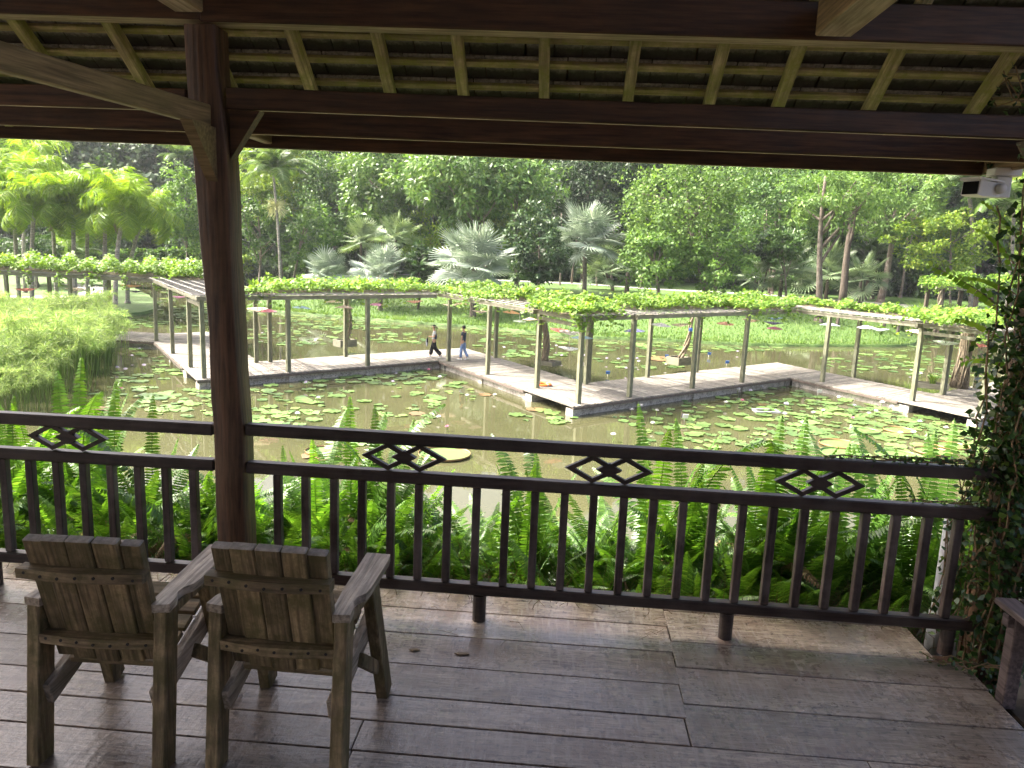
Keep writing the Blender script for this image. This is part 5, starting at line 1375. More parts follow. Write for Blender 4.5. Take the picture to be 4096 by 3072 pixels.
sk = Sk(); a = sk.p((0, 0, .36), (.07, .05)); b = sk.p((0, .0, .22), (.10, .07), a); c = sk.p((.01, .02, .02), (.11, .06), b); sk.p((0, .02, -.08), (.05, .03), c); skin_obj('cloth', sk.v, sk.e, sk.r, M['cl_bag'], bgp, 0, 1)
mb = MB(); mb.box(-.10, .10, -.045, .03, .14, .36, None, .02); mb.build('pouch', M['cl_black'], bgp)
mb = MB(); mb.tube([(-.08, 0, .34), (-.05, -.04, .45), (.05, -.04, .45), (.08, 0, .34)], .012, 6); mb.build('handle', M['cl_black'], bgp)
ph = thing('phone', 'dark phone held up by the person in a cream cap', 'phone', (-6.66, 37.02, KZ+1.12), R(97)); mb = MB(); mb.box(-.036, .036, -.005, .005, 0, .15, Matrix.Rotation(-.6, 4, 'X'), .003); mb.build('case', M['dark_glass'], ph)
# ------------------------------------------------------------------ trees
def ground_z(x, y):
    if in_left((x, y)): return -3.9
    if y > shoreY(x): return lawn_z(x, y)
    return -3.9
def crown_leaves(c, rad, n_clump, per, size, seed, flat=.75, droop=-.1, wid=.5, star=False, clump=.24):
    """leaf clumps through an ellipsoid, biased to the outside, with ragged edge"""
    r = np.random.default_rng(seed)
    u = rdir(n_clump, r); q = r.uniform(.25, 1, n_clump)**.45
    lob = 1+.18*np.sin(3*np.arctan2(u[:, 1], u[:, 0])+seed)+.14*np.sin(5*u[:, 2]+2*seed)+r.normal(0, .06, n_clump)
    C = u*(q*lob)[:, None]*np.array(rad)
    cr = np.mean(rad)*clump*r.uniform(.55, 1.5, n_clump)
    k = n_clump*per; idx = np.repeat(np.arange(n_clump), per)
    off = rdir(k, r)*(r.uniform(.35, 1, k)**.6)[:, None]*np.array([1, 1, flat*.75])*(cr[idx]*1.02)[:, None]
    P = C[idx]+off
    out = P/np.array(rad); out = out/np.maximum(np.linalg.norm(out, axis=1, keepdims=True), 1e-3)
    lo = off/np.maximum(np.linalg.norm(off, axis=1, keepdims=True), 1e-3)
    D_ = rdir(k, r)*.8+lo*.45+out*.15; D_[:, 2] += droop*2
    U_ = rdir(k, r)*.40+lo*.75+out*.35+np.array([0, 0, .45])
    s = size*r.uniform(.65, 1.3, k)
    V, F = leaf_quads(P+np.array(c), D_, U_, s, s*wid, .05)
    return V, F, C+np.array(c)
def trunk_mesh(base, tops, r0, seed, fork=.55, bend=.25):
    r = random.Random(seed); m = MB(); b = Vector(base)
    ctr = Vector(tops[0]).lerp(b, 1-fork)
    def curve(a, e, ra, rb, n=7, amp=bend):
        pts = []; d = (e-a); am = amp*d.length*.12
        ph, ph2 = r.uniform(0, 6), r.uniform(0, 6)
        for i in range(n+1):
            u = i/n; pts.append(a+d*u+Vector((math.sin(u*4+ph)-math.sin(ph), math.sin(u*3.3+ph2)-math.sin(ph2), 0))*am*u**.5*(1-u*.3))
        m.tube(pts, [ra+(rb-ra)*(i/n)**.8 for i in range(n+1)], 9); return pts
    main = curve(b, Vector(tops[0]), r0, r0*.35, 10)
    m.tube([main[0]-Vector((0, 0, .25)), main[0], main[0].lerp(main[1], .35)], [r0*1.55, r0*1.3, r0*1.02], 9)
    for tp in tops[1:]:
        a = main[r.randint(4, 8)]; curve(a, Vector(tp), r0*.42, r0*.10, 6, .5)
    return m
LEAVES = {'light': ('t_light', .36, .55, -.05), 'yellow': ('t_yellow', .36, .55, -.05), 'mid': ('t_mid', .36, .55, -.08), 'big': ('t_big', .60, .38, -.22), 'dark': ('t_dark', .38, .5, -.1), 'far': ('t_far', .60, .6, -.1), 'pin': ('t_light', .50, .30, -.2)}
def tree(label, x0, x1, y0, y1, Y, style, seed, group=None, base=None, r0=.22, dens=1.0, depth=.85, bark='bark', tops_n=7, name='tree'):
    """crown fills the (2212-wide) pixel box x0..x1, y0..y1 at distance Y; trunk stands on the ground"""
    c = dy((x0+x1)/2, (y0+y1)/2, Y); m_ = depth_scale(Y)
    rx, rzv = (x1-x0)/2*m_, (y1-y0)/2*m_; rad = (rx*.92, min(rx, rzv*1.2)*depth, rzv*.92)
    if base: bx, by_ = dy(base[0], base[1], Y).x, Y
    else: bx, by_ = c.x+jit(.15)*rx, Y
    gz = ground_z(bx, by_)
    mat_, size, wid, droop = LEAVES[style]
    vol = rad[0]*rad[2]; nc = int(max(40, min(300, vol*7.0*dens))); per = int(66 if style != 'big' else 52)
    V, F, C = crown_leaves((c.x-bx, c.y-by_, c.z-gz), rad, nc, per, size*(Y/75)**.5, seed, droop=droop, wid=wid)
    t = thing(name, label, 'tree', (bx, by_, gz), 0, group)
    obj('crown', np_mesh('crown', V, F), M[mat_], t)
    rs = random.Random(seed); cc = sorted(C.tolist(), key=lambda q: q[2]); pick = [Vector((c.x-bx, c.y-by_, c.z-gz+rad[2]*.5))]+[Vector(rs.choice(cc[len(cc)//5:])) for _ in range(tops_n)]
    trunk_mesh((0, 0, -.1), pick, r0, seed).build('trunk', M[bark], t, smooth=True)
    return t
T = tree
T('pale green round tree left of the hewn post', 330, 465, 350, 540, 78, 'light', 1, r0=.16)
T('small dark tree with forked trunk right of the hewn post', 505, 605, 425, 565, 70, 'mid', 2, base=(557, 600), r0=.16, dens=.8)
T('small dark tree left of the silver palms', 600, 735, 440, 585, 71, 'mid', 3, base=(628, 600), r0=.17, dens=.9)
T('bright yellow green tree behind the tall slender palm', 500, 690, 280, 480, 92, 'yellow', 4)
T('fine leaved tree with pale branches behind the silver palms', 620, 830, 320, 540, 90, 'mid', 5)
T('big leaved bright tree left of the forked trunks', 735, 915, 300, 520, 82, 'big', 6)
T('broad big leaved tree with forked trunks above the largest silver palm', 850, 1200, 285, 495, 75, 'big', 7, base=(1062, 560), r0=.33, dens=1.1, tops_n=9)
T('slender yellow green tree under the big leaved ones', 860, 975, 420, 590, 84, 'yellow', 8, r0=.09, dens=.6)
T('tall trunked tree right of the big leaved one', 1085, 1160, 330, 420, 76, 'big', 9, base=(1117, 600), r0=.24)
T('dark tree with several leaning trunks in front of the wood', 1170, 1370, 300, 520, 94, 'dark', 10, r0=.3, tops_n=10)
T('large pale green tree with foliage down to the vine', 1345, 1610, 330, 560, 69, 'light', 12, base=(1535, 610), r0=.34, dens=1.15, tops_n=10)
T('lower pale green boughs standing in front of the large tree', 1330, 1500, 470, 640, 67, 'light', 13, base=(1425, 640), r0=.2, dens=1.0)
T('fresh green leafy tree leaning over the vine', 1470, 1640, 490, 640, 66, 'light', 14, base=(1540, 640), r0=.2, dens=.9)
T('blue green tree right of the large pale one', 1570, 1790, 330, 560, 86, 'mid', 15, r0=.25)
T('tree with tall pale brown trunk and feathery leaves', 1680, 1890, 340, 500, 64, 'pin', 16, base=(1768, 690), r0=.33, dens=.65, tops_n=9)
T('tree with thick grey trunk right of the pale brown trunk', 1760, 1960, 330, 470, 76, 'pin', 17, base=(1815, 690), r0=.42, dens=.7, bark='bark_dark')
T('tree with split brown trunk left of the tall grass', 1850, 2060, 350, 520, 84, 'pin', 18, base=(1900, 660), r0=.42, dens=.7)
T('loose yellow green tree above the tall grass', 1930, 2160, 450, 590, 80, 'yellow', 19, base=(2060, 640), r0=.14, dens=.55)
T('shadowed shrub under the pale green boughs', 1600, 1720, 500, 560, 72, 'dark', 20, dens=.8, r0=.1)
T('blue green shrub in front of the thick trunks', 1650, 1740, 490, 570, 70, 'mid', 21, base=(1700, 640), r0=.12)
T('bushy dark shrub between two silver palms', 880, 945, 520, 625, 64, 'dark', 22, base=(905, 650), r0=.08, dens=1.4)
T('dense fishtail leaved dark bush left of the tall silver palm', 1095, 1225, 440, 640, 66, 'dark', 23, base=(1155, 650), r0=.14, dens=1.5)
T('tall dark tree in the far wood behind the yellow palms', 120, 300, 270, 430, 104, 'far', 24, r0=.3, dens=.8)
T('dark far tree between the yellow palms and the hewn post', 260, 460, 270, 440, 108, 'far', 25, r0=.3, dens=.8)
T('dark far tree at the far left above the palms', -60, 150, 260, 420, 108, 'far', 26, r0=.3, dens=.8)
T('green shrub mass low behind the yellow palms', 330, 470, 520, 600, 85, 'mid', 27, r0=.12)
T('deep green shrub at the foot of the yellow palms', 20, 130, 500, 590, 72, 'dark', 28, r0=.1)
T('low shrub under the far pale tree', 470, 560, 540, 600, 92, 'yellow', 29, r0=.1)

# the wood behind: every tree an object, few shared meshes
protos = []
for k, st_ in enumerate(('mid', 'dark', 'far', 'light', 'mid', 'yellow')):
    mat_, size, wid, droop = LEAVES[st_]
    V, F, C = crown_leaves((0, 0, 11.5), (5.6, 4.6, 9.6), 260, 56, .70, 50+k, droop=droop, wid=.6, clump=.20)
    me = np_mesh('crown', V, F); me.materials.append(M[mat_])
    tk = trunk_mesh((0, 0, -.3), [Vector((0, 0, 15))]+[Vector(C[j]) for j in range(0, 260, 24)], .34, 50+k).mesh('trunk', True); tk.materials.append(M['bark_dark'] if k % 2 else M['bark'])
    protos.append((me, tk, st_))
WOODL = {'mid': 'tall green tree in the wood behind the lawn', 'dark': 'tall dark green tree in the wood behind the lawn', 'far': 'tall grey green tree in the wood behind the lawn', 'light': 'tall pale green tree in the wood behind the lawn', 'yellow': 'tall yellow green tree in the wood behind the lawn'}
r = random.Random(3)
for row, (Y, sp, h) in enumerate(((103, 7.5, 1.0), (118, 8.5, 1.25), (140, 10, 1.6))):
    x = -92-row*14
    while x < 98+row*14:
        if row == 0 and x < -20: k = r.choice((0, 1, 2, 2))
        else: k = r.choice((0, 0, 1, 2, 3, 4, 5)) if row == 0 else r.choice((0, 1, 1, 2, 2, 4))
        me, tk, st_ = protos[k]; yy = Y+r.uniform(-4, 4); s = h*r.uniform(.85, 1.2); gz = lawn_z(x, yy) if yy > shoreY(x) else -3.9
        t = thing('wood_tree', WOODL[st_], 'tree', (x, yy, min(gz, -1.2)), r.uniform(0, 6), st_+' trees of the wood')
        obj('crown', me, None, t, scale=(s*1.05, s*1.05, s)); obj('trunk', tk, None, t, scale=s)
        x += sp*r.uniform(.75, 1.25)
# undergrowth along the edge of the wood
bush = []
for k, st_ in enumerate(('dark', 'mid', 'far', 'mid')):
    mat_, size, wid, droop = LEAVES[st_]
    V, F, C = crown_leaves((0, 0, 1.6), (2.6, 1.8, 1.9), 90, 44, .42, 80+k, droop=droop, wid=.6)
    me = np_mesh('crown', V, F); me.materials.append(M[mat_]); bush.append((me, st_))
BUSHL = {'dark': 'dark green bush at the edge of the wood', 'mid': 'green bush at the edge of the wood', 'far': 'grey green bush at the edge of the wood'}
for row, Y in enumerate((97, 109)):
    x = -88
    while x < 92:
        me, st_ = r.choice(bush); yy = Y+r.uniform(-2.5, 2.5); gz = lawn_z(x, yy) if yy > shoreY(x) else -3.9
        if not (row == 0 and 2 < x < 16):
            t = thing('wood_bush', BUSHL[st_], 'bush', (x, yy, min(gz, -1.2)-.2), r.uniform(0, 6), st_+' bushes of the wood edge'); obj('crown', me, None, t, scale=(r.uniform(.8, 1.2), 1, r.uniform(.8, 1.7)))
        x += r.uniform(3.0, 5.0)
# slim trunks in the middle ground
for (px_, Y, h, rd) in [(1010, 84, 9, .13), (985, 88, 9, .10), (940, 86, 8, .09), (1235, 90, 9, .14), (1290, 88, 8, .12), (1320, 92, 9, .15), (1210, 86, 8, .12), (1640, 82, 9, .14), (1665, 84, 9, .16), (1860, 92, 10, .15), (1950, 95, 11, .2), (790, 96, 9, .12), (806, 97, 10, .16), (1385, 88, 8, .13), (830, 99, 9, .12), (1250, 100, 10, .12)]:
    x = dy(px_, 600, Y).x; gz = ground_z(x, Y); t = thing('bare_trunk', 'slender bare tree trunk in the shade under the crowns', 'tree', (x, Y, gz), 0, 'slender trunks under the trees')
    trunk_mesh((0, 0, -.1), [Vector((jit(.8), jit(.8), h)), Vector((jit(2), jit(1), h*.95)), Vector((jit(2), jit(1), h))], rd, int(px_)).build('trunk', M['bark_dark'] if px_ % 2 else M['bark'], t, smooth=True)

# ------------------------------------------------------------------ palms
def feather_frond(L_, nl, leaf_l, droop, arch, wid, seed, plume=False):
    r = random.Random(seed); V = []; F = []; pts = []; a = R(62); p = Vector((0, 0, 0)); n = 18; ds = L_/n
    for i in range(n+1):
        pts.append(p.copy()); p = p+Vector((math.cos(a), 0, math.sin(a)))*ds; a -= arch/n*(.5+1.0*i/n)
    m = MB(); m.tube(pts[::2], [.035*L_/3*(1-.85*i/9) for i in range(10)], 4, False); V = list(m.v); F = [tuple(f) for f in m.f]
    for i in range(nl):
        u = .12+.88*i/(nl-1); fi = u*n; k = min(n-1, int(fi)); b = pts[k].lerp(pts[k+1], fi-k); tg = (pts[k+1]-pts[k]).normalized(); nr = tg.cross(Vector((0, 1, 0))).normalized()
        ll = leaf_l*(.45+.9*math.sin(math.pi*min(1, u*.85+.12)))*.8
        for s in (-1, 1):
            o_ = r.uniform(-.5, .9) if plume else r.uniform(-.1, .35)
            d = (Vector((0, s, 0))+tg*.55-nr*o_*.55).normalized(); e = b+d*ll*.55; dr_ = droop*(r.uniform(.3, 1.5) if plume else 1); f_ = b+d*ll*(.92 if dr_ < .9 else .7)+Vector((0, 0, -dr_*ll))
            e.z -= droop*ll*.28; w = tg*wid*.5; q = len(V)
            V += [tuple(b-w*.6), tuple(b+w*.6), tuple(e+w), tuple(f_), tuple(e-w)]; F.append((q, q+1, q+2, q+3, q+4))
    me = bpy.data.meshes.new('frond'); me.from_pydata(V, [], F); me.update(); return me
def fan_frond(L_, rad, nseg, wid, seed, stiff=.12):
    """fan leaf: stalk along +x, pleated segments in a wide half disc, tips split"""
    r = random.Random(seed); V = []; F = []
    m = MB(); m.tube([(0, 0, 0), (L_*.5, 0, L_*.05), (L_, 0, L_*.06)], [.05, .04, .03], 5, False); V = list(m.v); F = [tuple(f) for f in m.f]
    c = Vector((L_, 0, L_*.06)); tot = R(300)
    for i in range(nseg):
        a = -tot/2+tot*(i+.5)/nseg; da = tot/nseg*.5; rr_ = rad*(1-.10*abs(a)/2.6)*r.uniform(.93, 1.05); cup = .30*math.cos(a*.5)
        def pt(ang, q, dz_): return c+Vector((math.cos(ang)*q, math.sin(ang)*q, cup*q*.35-stiff*q*q/rad*.6+dz_))
        z = .035*rad*.4; k = len(V); inner = rad*.06; mid = rr_*.50
        V += [tuple(pt(a, inner, 0)), tuple(pt(a-da*.80, mid, -z)), tuple(pt(a, mid, z)), tuple(pt(a+da*.80, mid, -z)), tuple(pt(a-da*.14, rr_, -stiff*rad*.2)), tuple(pt(a+da*.14, rr_*.99, -stiff*rad*.22))]
        F += [(k, k+1, k+2), (k, k+2, k+3), (k+1, k+4, k+2), (k+2, k+5, k+3), (k+2, k+4, k+5)]
    me = bpy.data.meshes.new('fan'); me.from_pydata(V, [], F); me.update(); return me
def ringed_trunk(h, r0, r1, lean=0, seed=0, rings=True):
    m = MB(); pts = []; rad = []; n = int(h/.22) if rings else 12; n = max(8, n)
    for i in range(n+1):
        u = i/n; pts.append((lean*u*u, 0, h*u-.15)); rad.append((r0*1.45 if u < .04 else r0+(r1-r0)*u)*(1+(.045 if (i % 2 and rings) else 0)))
    return m.tube(pts, rad, 10)
FY = [feather_frond(3.0, 50, 1.0, .70, R(70+18*i), .046, i, True) for i in range(5)]
FG = [feather_frond(3.3, 46, .85, .35, R(95), .075, 10+i) for i in range(3)]
FD = [feather_frond(2.2, 30, .55, .45, R(80), .11, 20+i) for i in range(2)]
FX = [feather_frond(2.4, 30, .5, 1.1, R(150), .05, 30)]
for me in FY: me.materials.append(M['palm_y'])
for me in FG: me.materials.append(M['palm_g'])
for me in FD: me.materials.append(M['palm_d'])
for me in FX: me.materials.append(M['palm_dead'])
FS = [fan_frond(1.45, 1.45, 26, 1, 40+i, .16) for i in range(3)]; FSg = [fan_frond(1.3, 1.2, 24, 1, 45+i) for i in range(2)]
for me in FS: me.materials.append(M['silver'])
for me in FSg: me.materials.append(M['fan_g'])
def palm(label, px_, py_, rpx, Y, kind, seed, group=None, base_px=None, nfr=22, r0=.16, dead=0):
    """py_: crown centre in the picture, rpx: crown radius in pixels"""
    rs = random.Random(seed); c = dy(px_, py_, Y); m_ = depth_scale(Y); rad = rpx*m_
    bx = dy(base_px, 600, Y).x if base_px else c.x; gz = ground_z(bx, Y); h = c.z-gz
    t = thing('palm', label, 'palm', (bx, Y, gz), 0, group)
    if h > .5:
        mat_ = {'yellow': 'bark_pale', 'green': 'bark_pale', 'dark': 'bark_dark', 'silver': 'bark', 'fan': 'bark_dark'}[kind]
        tm = ringed_trunk(h, r0, r0*.75, c.x-bx, seed).build('trunk', M[mat_], t, smooth=False)
    else: h = .2
    fr = {'yellow': FY, 'green': FG, 'dark': FD, 'silver': FS, 'fan': FSg}[kind]
    nat = {'yellow': 2.5, 'green': 3.0, 'dark': 2.1, 'silver': 2.75, 'fan': 2.35}[kind]
    for i in range(nfr):
        u = (i+.5)/nfr; az = i*2.39996+rs.uniform(-.2, .2); s = rad/nat*(rs.uniform(.62, 1.28) if kind == 'yellow' else rs.uniform(.85, 1.12))
        if kind in ('silver', 'fan'):
            el = 1.4-2.0*u+rs.uniform(-.2, .2); roll = rs.uniform(-.5, .5)
            M_ = Matrix.Rotation(az, 4, 'Z') @ Matrix.Rotation(-el, 4, 'Y') @ Matrix.Rotation(roll, 4, 'X')
        else:
            tilt = (-.5+1.75*u if kind == 'yellow' else -.45+1.25*u)+rs.uniform(-.18, .18); M_ = Matrix.Rotation(az, 4, 'Z') @ Matrix.Rotation(tilt, 4, 'Y') @ Matrix.Rotation(rs.uniform(-.35, .35), 4, 'X')
        obj('frond', rs.choice(fr), None, t, (c.x-bx, 0, h-.1), M_.to_euler(), scale=s)
    for i in range(dead):
        az = rs.uniform(0, 6.28); obj('dead_frond', FX[0], None, t, (c.x-bx, 0, h-.25), (Matrix.Rotation(az, 4, 'Z') @ Matrix.Rotation(1.15, 4, 'Y')).to_euler(), scale=rad/2.6)
    return t
GY = 'yellow green feather palms on the left lawn'
for i, (px_, py_, rp, Y, bp, dd) in enumerate([(28, 415, 78, 56, 38, 0), (75, 440, 72, 52, 66, 1), (112, 425, 74, 60, 120, 1), (158, 432, 76, 53, 160, 0), (190, 450, 66, 58, 188, 2), (228, 440, 76, 54.5, 226, 0), (268, 445, 78, 51, 246, 1), (312, 462, 58, 60.5, 273, 0), (-30, 430, 75, 54, -25, 0), (58, 385, 70, 66, 52, 0)]):
    palm('yellow green feathery palm with pale trunk on the left lawn', px_, py_, rp*1.12, Y, 'yellow', 200+i, GY, bp, 36, .17, dd)
palm('taller arching palm rising behind the yellow palms', 60, 345, 85, 74, 'yellow', 220, None, None, 16, .18)
palm('tall slender green palm with ringed trunk right of the hewn post', 590, 372, 85, 68, 'green', 221, None, 606, 20, .13)
c = dy(597, 448, 68); ft = thing('palm_flowers', 'cream bushy flower cluster on the tall slender palm', 'flower cluster', (c.x, 68, c.z))
mb = MB()
for k in range(170):
    d = Vector((jit(1), jit(1), jit(.9)-.1)).normalized(); e = d*random.uniform(.8, 1.25); mb.tube([d*.12, d*.6+Vector((jit(.12), jit(.12), .05)), e+Vector((jit(.15), jit(.15), -.12))], [.03, .022, .015], 3, False)
o = mb.build('branches', M['inflo'], ft)
palm('feather palm with grey trunk behind the big leaved tree', 770, 400, 75, 98, 'green', 222, None, 806, 18, .17)
palm('feather palm above the vine trunk pergola at the far wood', 1315, 420, 55, 96, 'green', 223, None, 1310, 18, .12)
palm('feather palm beside the camera with pale ringed trunk', 2090, 395, 95, 82, 'green', 224, None, 2105, 18, .24)
palm('feather palm at the far right behind the creeper', 2190, 440, 90, 78, 'green', 225, None, 2185, 16, .2)
palm('broad feather palm low behind the yellow palms', 150, 560, 80, 80, 'green', 226, None, None, 18, .2)
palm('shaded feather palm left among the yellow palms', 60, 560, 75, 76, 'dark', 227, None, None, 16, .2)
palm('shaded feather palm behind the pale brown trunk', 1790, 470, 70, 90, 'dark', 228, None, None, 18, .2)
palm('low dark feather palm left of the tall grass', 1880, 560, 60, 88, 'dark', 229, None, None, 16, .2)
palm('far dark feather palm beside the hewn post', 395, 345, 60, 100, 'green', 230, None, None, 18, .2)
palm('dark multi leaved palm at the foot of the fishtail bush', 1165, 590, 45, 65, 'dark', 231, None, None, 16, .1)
palm('dark leafy palm bush beside the largest silver palm', 905, 585, 40, 63, 'dark', 232, None, None, 16, .1)
palm('pale green feather palm in the wood above the silver palms', 705, 330, 60, 104, 'green', 233, None, None, 16, .2)
# silver fan palms
palm('small silver fan palm, outermost of the row next to the slender trees', 705, 592, 58, 66, 'silver', 240, None, None, 24, .2)
palm('silver fan palm between the small one and the largest one', 822, 590, 66, 62.5, 'silver', 241, None, None, 26, .22)
palm('largest silver fan palm, behind the two walking people', 1025, 572, 96, 61, 'silver', 242, None, None, 32, .28)
palm('tall silver fan palm on a clear trunk behind the near corner', 1262, 520, 88, 70, 'silver', 243, None, 1264, 30, .22)
palm('green fan palm behind the small silver palms', 855, 515, 58, 74, 'fan', 244, None, None, 18, .16)
palm('green fan palm with stiff leaves right above the small silver palm', 780, 520, 54, 76, 'fan', 245, None, None, 18, .16)
palm('drooping fan palm in the shade behind the tall silver palm', 1305, 585, 62, 80, 'fan', 246, None, 1325, 18, .2)
palm('small fan palm with stubby shaggy trunk on the shaded lawn', 1357, 585, 40, 78, 'fan', 247, None, None, 12, .26)
palm('large shaded fan palm left of the pale brown trunk', 1690, 585, 82, 74, 'fan', 248, None, None, 22, .2)
palm('fan palm leaning out left of the shaded fan palm', 1635, 600, 50, 72, 'fan', 249, None, None, 16, .2)
palm('shaded fan palm between the pale brown and the grey trunk', 1790, 590, 70, 80, 'fan', 250, None, None, 20, .2)
palm('fan palm low beside the split brown trunk', 1865, 600, 60, 78, 'fan', 251, None, None, 16, .2)
palm('fan palm above the sunlit pergola laths', 1900, 520, 50, 90, 'fan', 252, None, None, 16, .2)
# ------------------------------------------------------------------ grasses, papyrus, other beds
gm = [blades(260, 3.4, 2.4, .055, 60+i, .8) for i in range(2)]
for me in gm: me.materials.append(M['grass'])
for i, (px_, Y, s) in enumerate([(1950, 68, .95), (1985, 67, 1.1), (2025, 67.5, 1.15), (2070, 68, 1.1), (2115, 69, 1.0), (2000, 71, 1.2), (2050, 72, 1.2)]):
    x = dy(px_, 640, Y).x; t = thing('tall_grass', 'tall green grass clump by the vine covered pergola on the far bank', 'grass clump', (x, Y, ground_z(x, Y)), jit(3), 'tall grass clumps')
    o = obj('blades', gm[i % 2], None, t, scale=s)
cm_ = [blades(46, 1.5, .75, .16, 70+i, .5) for i in range(2)]
for me in cm_: me.materials.append(M['vine'])
for i in range(26):
    px_ = 540+random.uniform(0, 190); Y = 84+random.uniform(-2, 5); x = dy(px_, 600, Y).x; t = thing('canna_plant', 'bright green broad leaved plant in the bed behind the slender palm', 'plant', (x, Y, ground_z(x, Y)), jit(3), 'broad leaved plants in the bed')
    obj('leaves', cm_[i % 2], None, t, scale=random.uniform(.8, 1.3))
# hedge behind the yellow palms
for i in range(14):
    px_ = 250+i*15; T('low green hedge bush behind the yellow palms', px_-22, px_+22, 540, 585, 82, 'mid', 300+i, 'hedge bushes behind the palms', r0=.05, dens=1.2, name='hedge_bush')
# papyrus
def papyrus_mesh(n, seed, spread, hmin, hmax):
    r = random.Random(seed); S_ = MB(); P = []; Dn = []; Ln = []
    for i in range(n):
        a = r.uniform(0, 6.28); q = spread*math.sqrt(r.random()); b = Vector((math.cos(a)*q, math.sin(a)*q, 0)); h = r.uniform(hmin, hmax); e = b+Vector((math.cos(a)*.35*r.random(), math.sin(a)*.35*r.random(), h))
        S_.tube([b, b.lerp(e, .55)+Vector((jit(.05), jit(.05), .05)), e], [.012, .010, .008], 3, False)
        for k in range(46):
            d = Vector((r.gauss(0, 1), r.gauss(0, 1), r.gauss(.35, .8))).normalized(); P.append(tuple(e)); Dn.append(tuple(d)); Ln.append(r.uniform(.22, .42))
    P = np.array(P); D_ = np.array(Dn); Ln = np.array(Ln); e1 = P+D_*Ln[:, None]*.6; D2 = D_+np.array([0, 0, -.7]); 
    V, F = leaf_quads(P, D_, rdir(len(P)), Ln, np.full(len(P), .022)); V2, F2 = leaf_quads(e1, D2, rdir(len(P)), Ln*.5, np.full(len(P), .018))
    return S_.mesh('stems'), np_mesh('umbels', np.vstack([V, V2]), np.vstack([F, F2+len(V)]))
pm = [papyrus_mesh(46, i, 1.25, 1.5, 2.7) for i in range(3)]
for a_, b_ in pm: a_.materials.append(M['papyrus_stem']); b_.materials.append(M['papyrus'])
k = 0
for Y in (22.4, 24.0, 25.8, 27.6, 29.6, 31.8, 34.0, 36.2):
    for (u0, u1) in [(0, 1)]:
        edge_px = {22.4: 30, 24.0: 60, 25.8: 95, 27.6: 130, 29.6: 175, 31.8: 205, 34.0: 215, 36.2: 190}[Y]
        xr = dy(edge_px, 760, Y).x; x = xr
        while x > xr-7.5-(Y-24)*.5:
            t = thing('papyrus', 'feathery yellow green papyrus clump at the pond edge', 'papyrus', (x, Y+jit(.5), WZ-.05), jit(3), 'papyrus clumps on the left'); a_, b_ = pm[k % 3]; k += 1; s = random.uniform(.85, 1.12)*(.62 if Y < 23 else (.8 if Y < 25 else 1))
            obj('stems', a_, None, t, scale=s); obj('umbels', b_, None, t, scale=s); x -= random.uniform(1.4, 1.9)
rm_ = blades(220, 1.9, .65, .035, 90, .4); rm_.materials.append(M['grass'])
for (px_, Y, s) in ((205, 31.0, 1.0), (175, 30.2, 1.0), (232, 32.4, .9)):
    x = dy(px_, 780, Y).x; t = thing('reed_clump', 'upright green reed clump in front of the papyrus', 'reeds', (x, Y, WZ-.05), jit(3), 'reed clumps'); obj('blades', rm_, None, t, scale=s)
# ------------------------------------------------------------------ vine covered pergola on the far bank, at the right
Y = 66; xl, xr = dy(2035, 640, Y).x, dy(2185, 640, Y).x; zt = dy(2100, 628, Y).z; gz = ground_z(xl, Y)
t = thing('garden_pergola', 'small vine covered pergola on the far bank beside the tall grass', 'pergola', (xl, Y, gz))
for x in (0, (xr-xl)*.5, xr-xl):
    for y in (0, 2.6):
        mb = MB(); mb.box(-.14, .14, -.14, .14, -.1, zt-gz, None, .01); mb.build('post', M['bark_dark'], t, loc=(x, y, 0))
for y in (0, 2.6):
    mb = MB(); mb.box(-.6, xr-xl+.6, -.1, .1, zt-gz+.002, zt-gz+.25); mb.build('beam', M['perg_x'], t, loc=(0, y, 0))
n = 2600; q = np.stack([rng.uniform(xl-.8, xr+.6, n), rng.uniform(Y-.5, Y+3.1, n), zt+.15+rng.uniform(0, 1, n)**.7*1.0-.5*(rng.uniform(size=n) < .25)*rng.uniform(0, 1, n)], 1)
q[:, 2] += .35*np.sin(q[:, 0]*1.7)
V, F = leaf_quads(q, rdir(n), rdir(n)*.5+np.array([-.2, -.2, 1]), rng.uniform(.18, .32, n), rng.uniform(.16, .28, n), .05)
vt_ = thing('climbing_vine', 'bright vine heaped on the small pergola beside the tall grass', 'vine', (xl, Y, zt)); o = obj('leaves', np_mesh('leaves', V, F), M['vine'], vt_, (-xl, -Y, -zt)); o['kind'] = 'stuff'
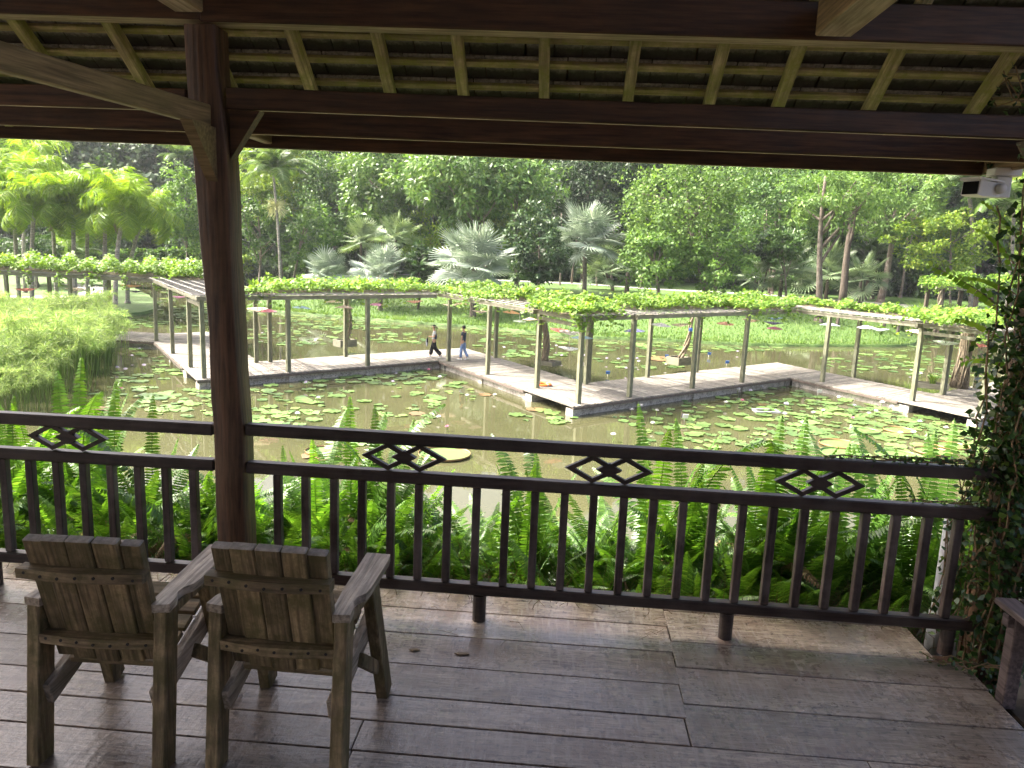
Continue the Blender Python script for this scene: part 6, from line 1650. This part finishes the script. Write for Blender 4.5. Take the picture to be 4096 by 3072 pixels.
twisted_trunk((xl-.25, Y-.2, gz), (xl-.1, Y-.1, zt+.2), .16, 'pale twisted vine trunk at the small pergola on the far bank', 3)
# low retaining kerb on the right bank
mb = MB(); a = onz(*cD(1470, 742), -3.9); b = onz(*cD(2150, 760), -3.9)
# short bollards along the shaded path at the right
for (u, v) in ((735, 612), (1005, 640), (1130, 650), (1240, 660), (600, 640)):
    p = onz(*cD(u, v), -3.1)
    t = thing('bollard', 'short brown timber bollard beside the shaded path', 'bollard', (p.x, min(p.y, 80), ground_z(p.x, min(p.y, 80))), 0, 'bollards by the path'); mb = MB(); mb.lathe([(0, -.1), (.14, -.1), (.14, .62), (.11, .68), (0, .68)], 12); mb.build('stub', M['bark'], t)
# grass blades along the lawn edge, so the bank does not read as a cut line
V = []; n = 26000
xs_ = rng.uniform(-27, 27.5, n); P0 = np.stack([xs_, np.array([shoreY(x) for x in xs_])+rng.uniform(0, 1, n)**1.6*13, np.zeros(n)], 1)
P0[:, 2] = [lawn_z(x, y) for x, y in P0[:, :2]]; P0[:, 2] -= .02
Dg = rdir(n)*.5+np.array([0, -.1, 1]); V, F = leaf_quads(P0, Dg, rdir(n), rng.uniform(.12, .30, n), rng.uniform(.03, .07, n))
obj('lawn_grass', np_mesh('lawn_grass', V, F), M['grass'], label='short green grass on the edge of the lawn', cat='grass', kind='stuff')
# ------------------------------------------------------------------ damp air over the pond and the garden
def haze():
    m = bpy.data.materials.new('haze_air'); m.use_nodes = True; nt = m.node_tree; nt.nodes.clear()
    out = nt.nodes.new('ShaderNodeOutputMaterial'); v = nt.nodes.new('ShaderNodeVolumePrincipled')
    v.inputs['Color'].default_value = (.93, .96, 1.0, 1); v.inputs['Density'].default_value = .00022; v.inputs['Anisotropy'].default_value = .25
    nt.links.new(v.outputs[0], out.inputs['Volume'])
    mb = MB(); mb.box(-720, 720, -720, 920, -6.0, 34.0); o = mb.build('haze', m); o['kind'] = 'stuff'; o['label'] = 'thin bright haze hanging over the whole garden'; o['category'] = 'haze'
haze()
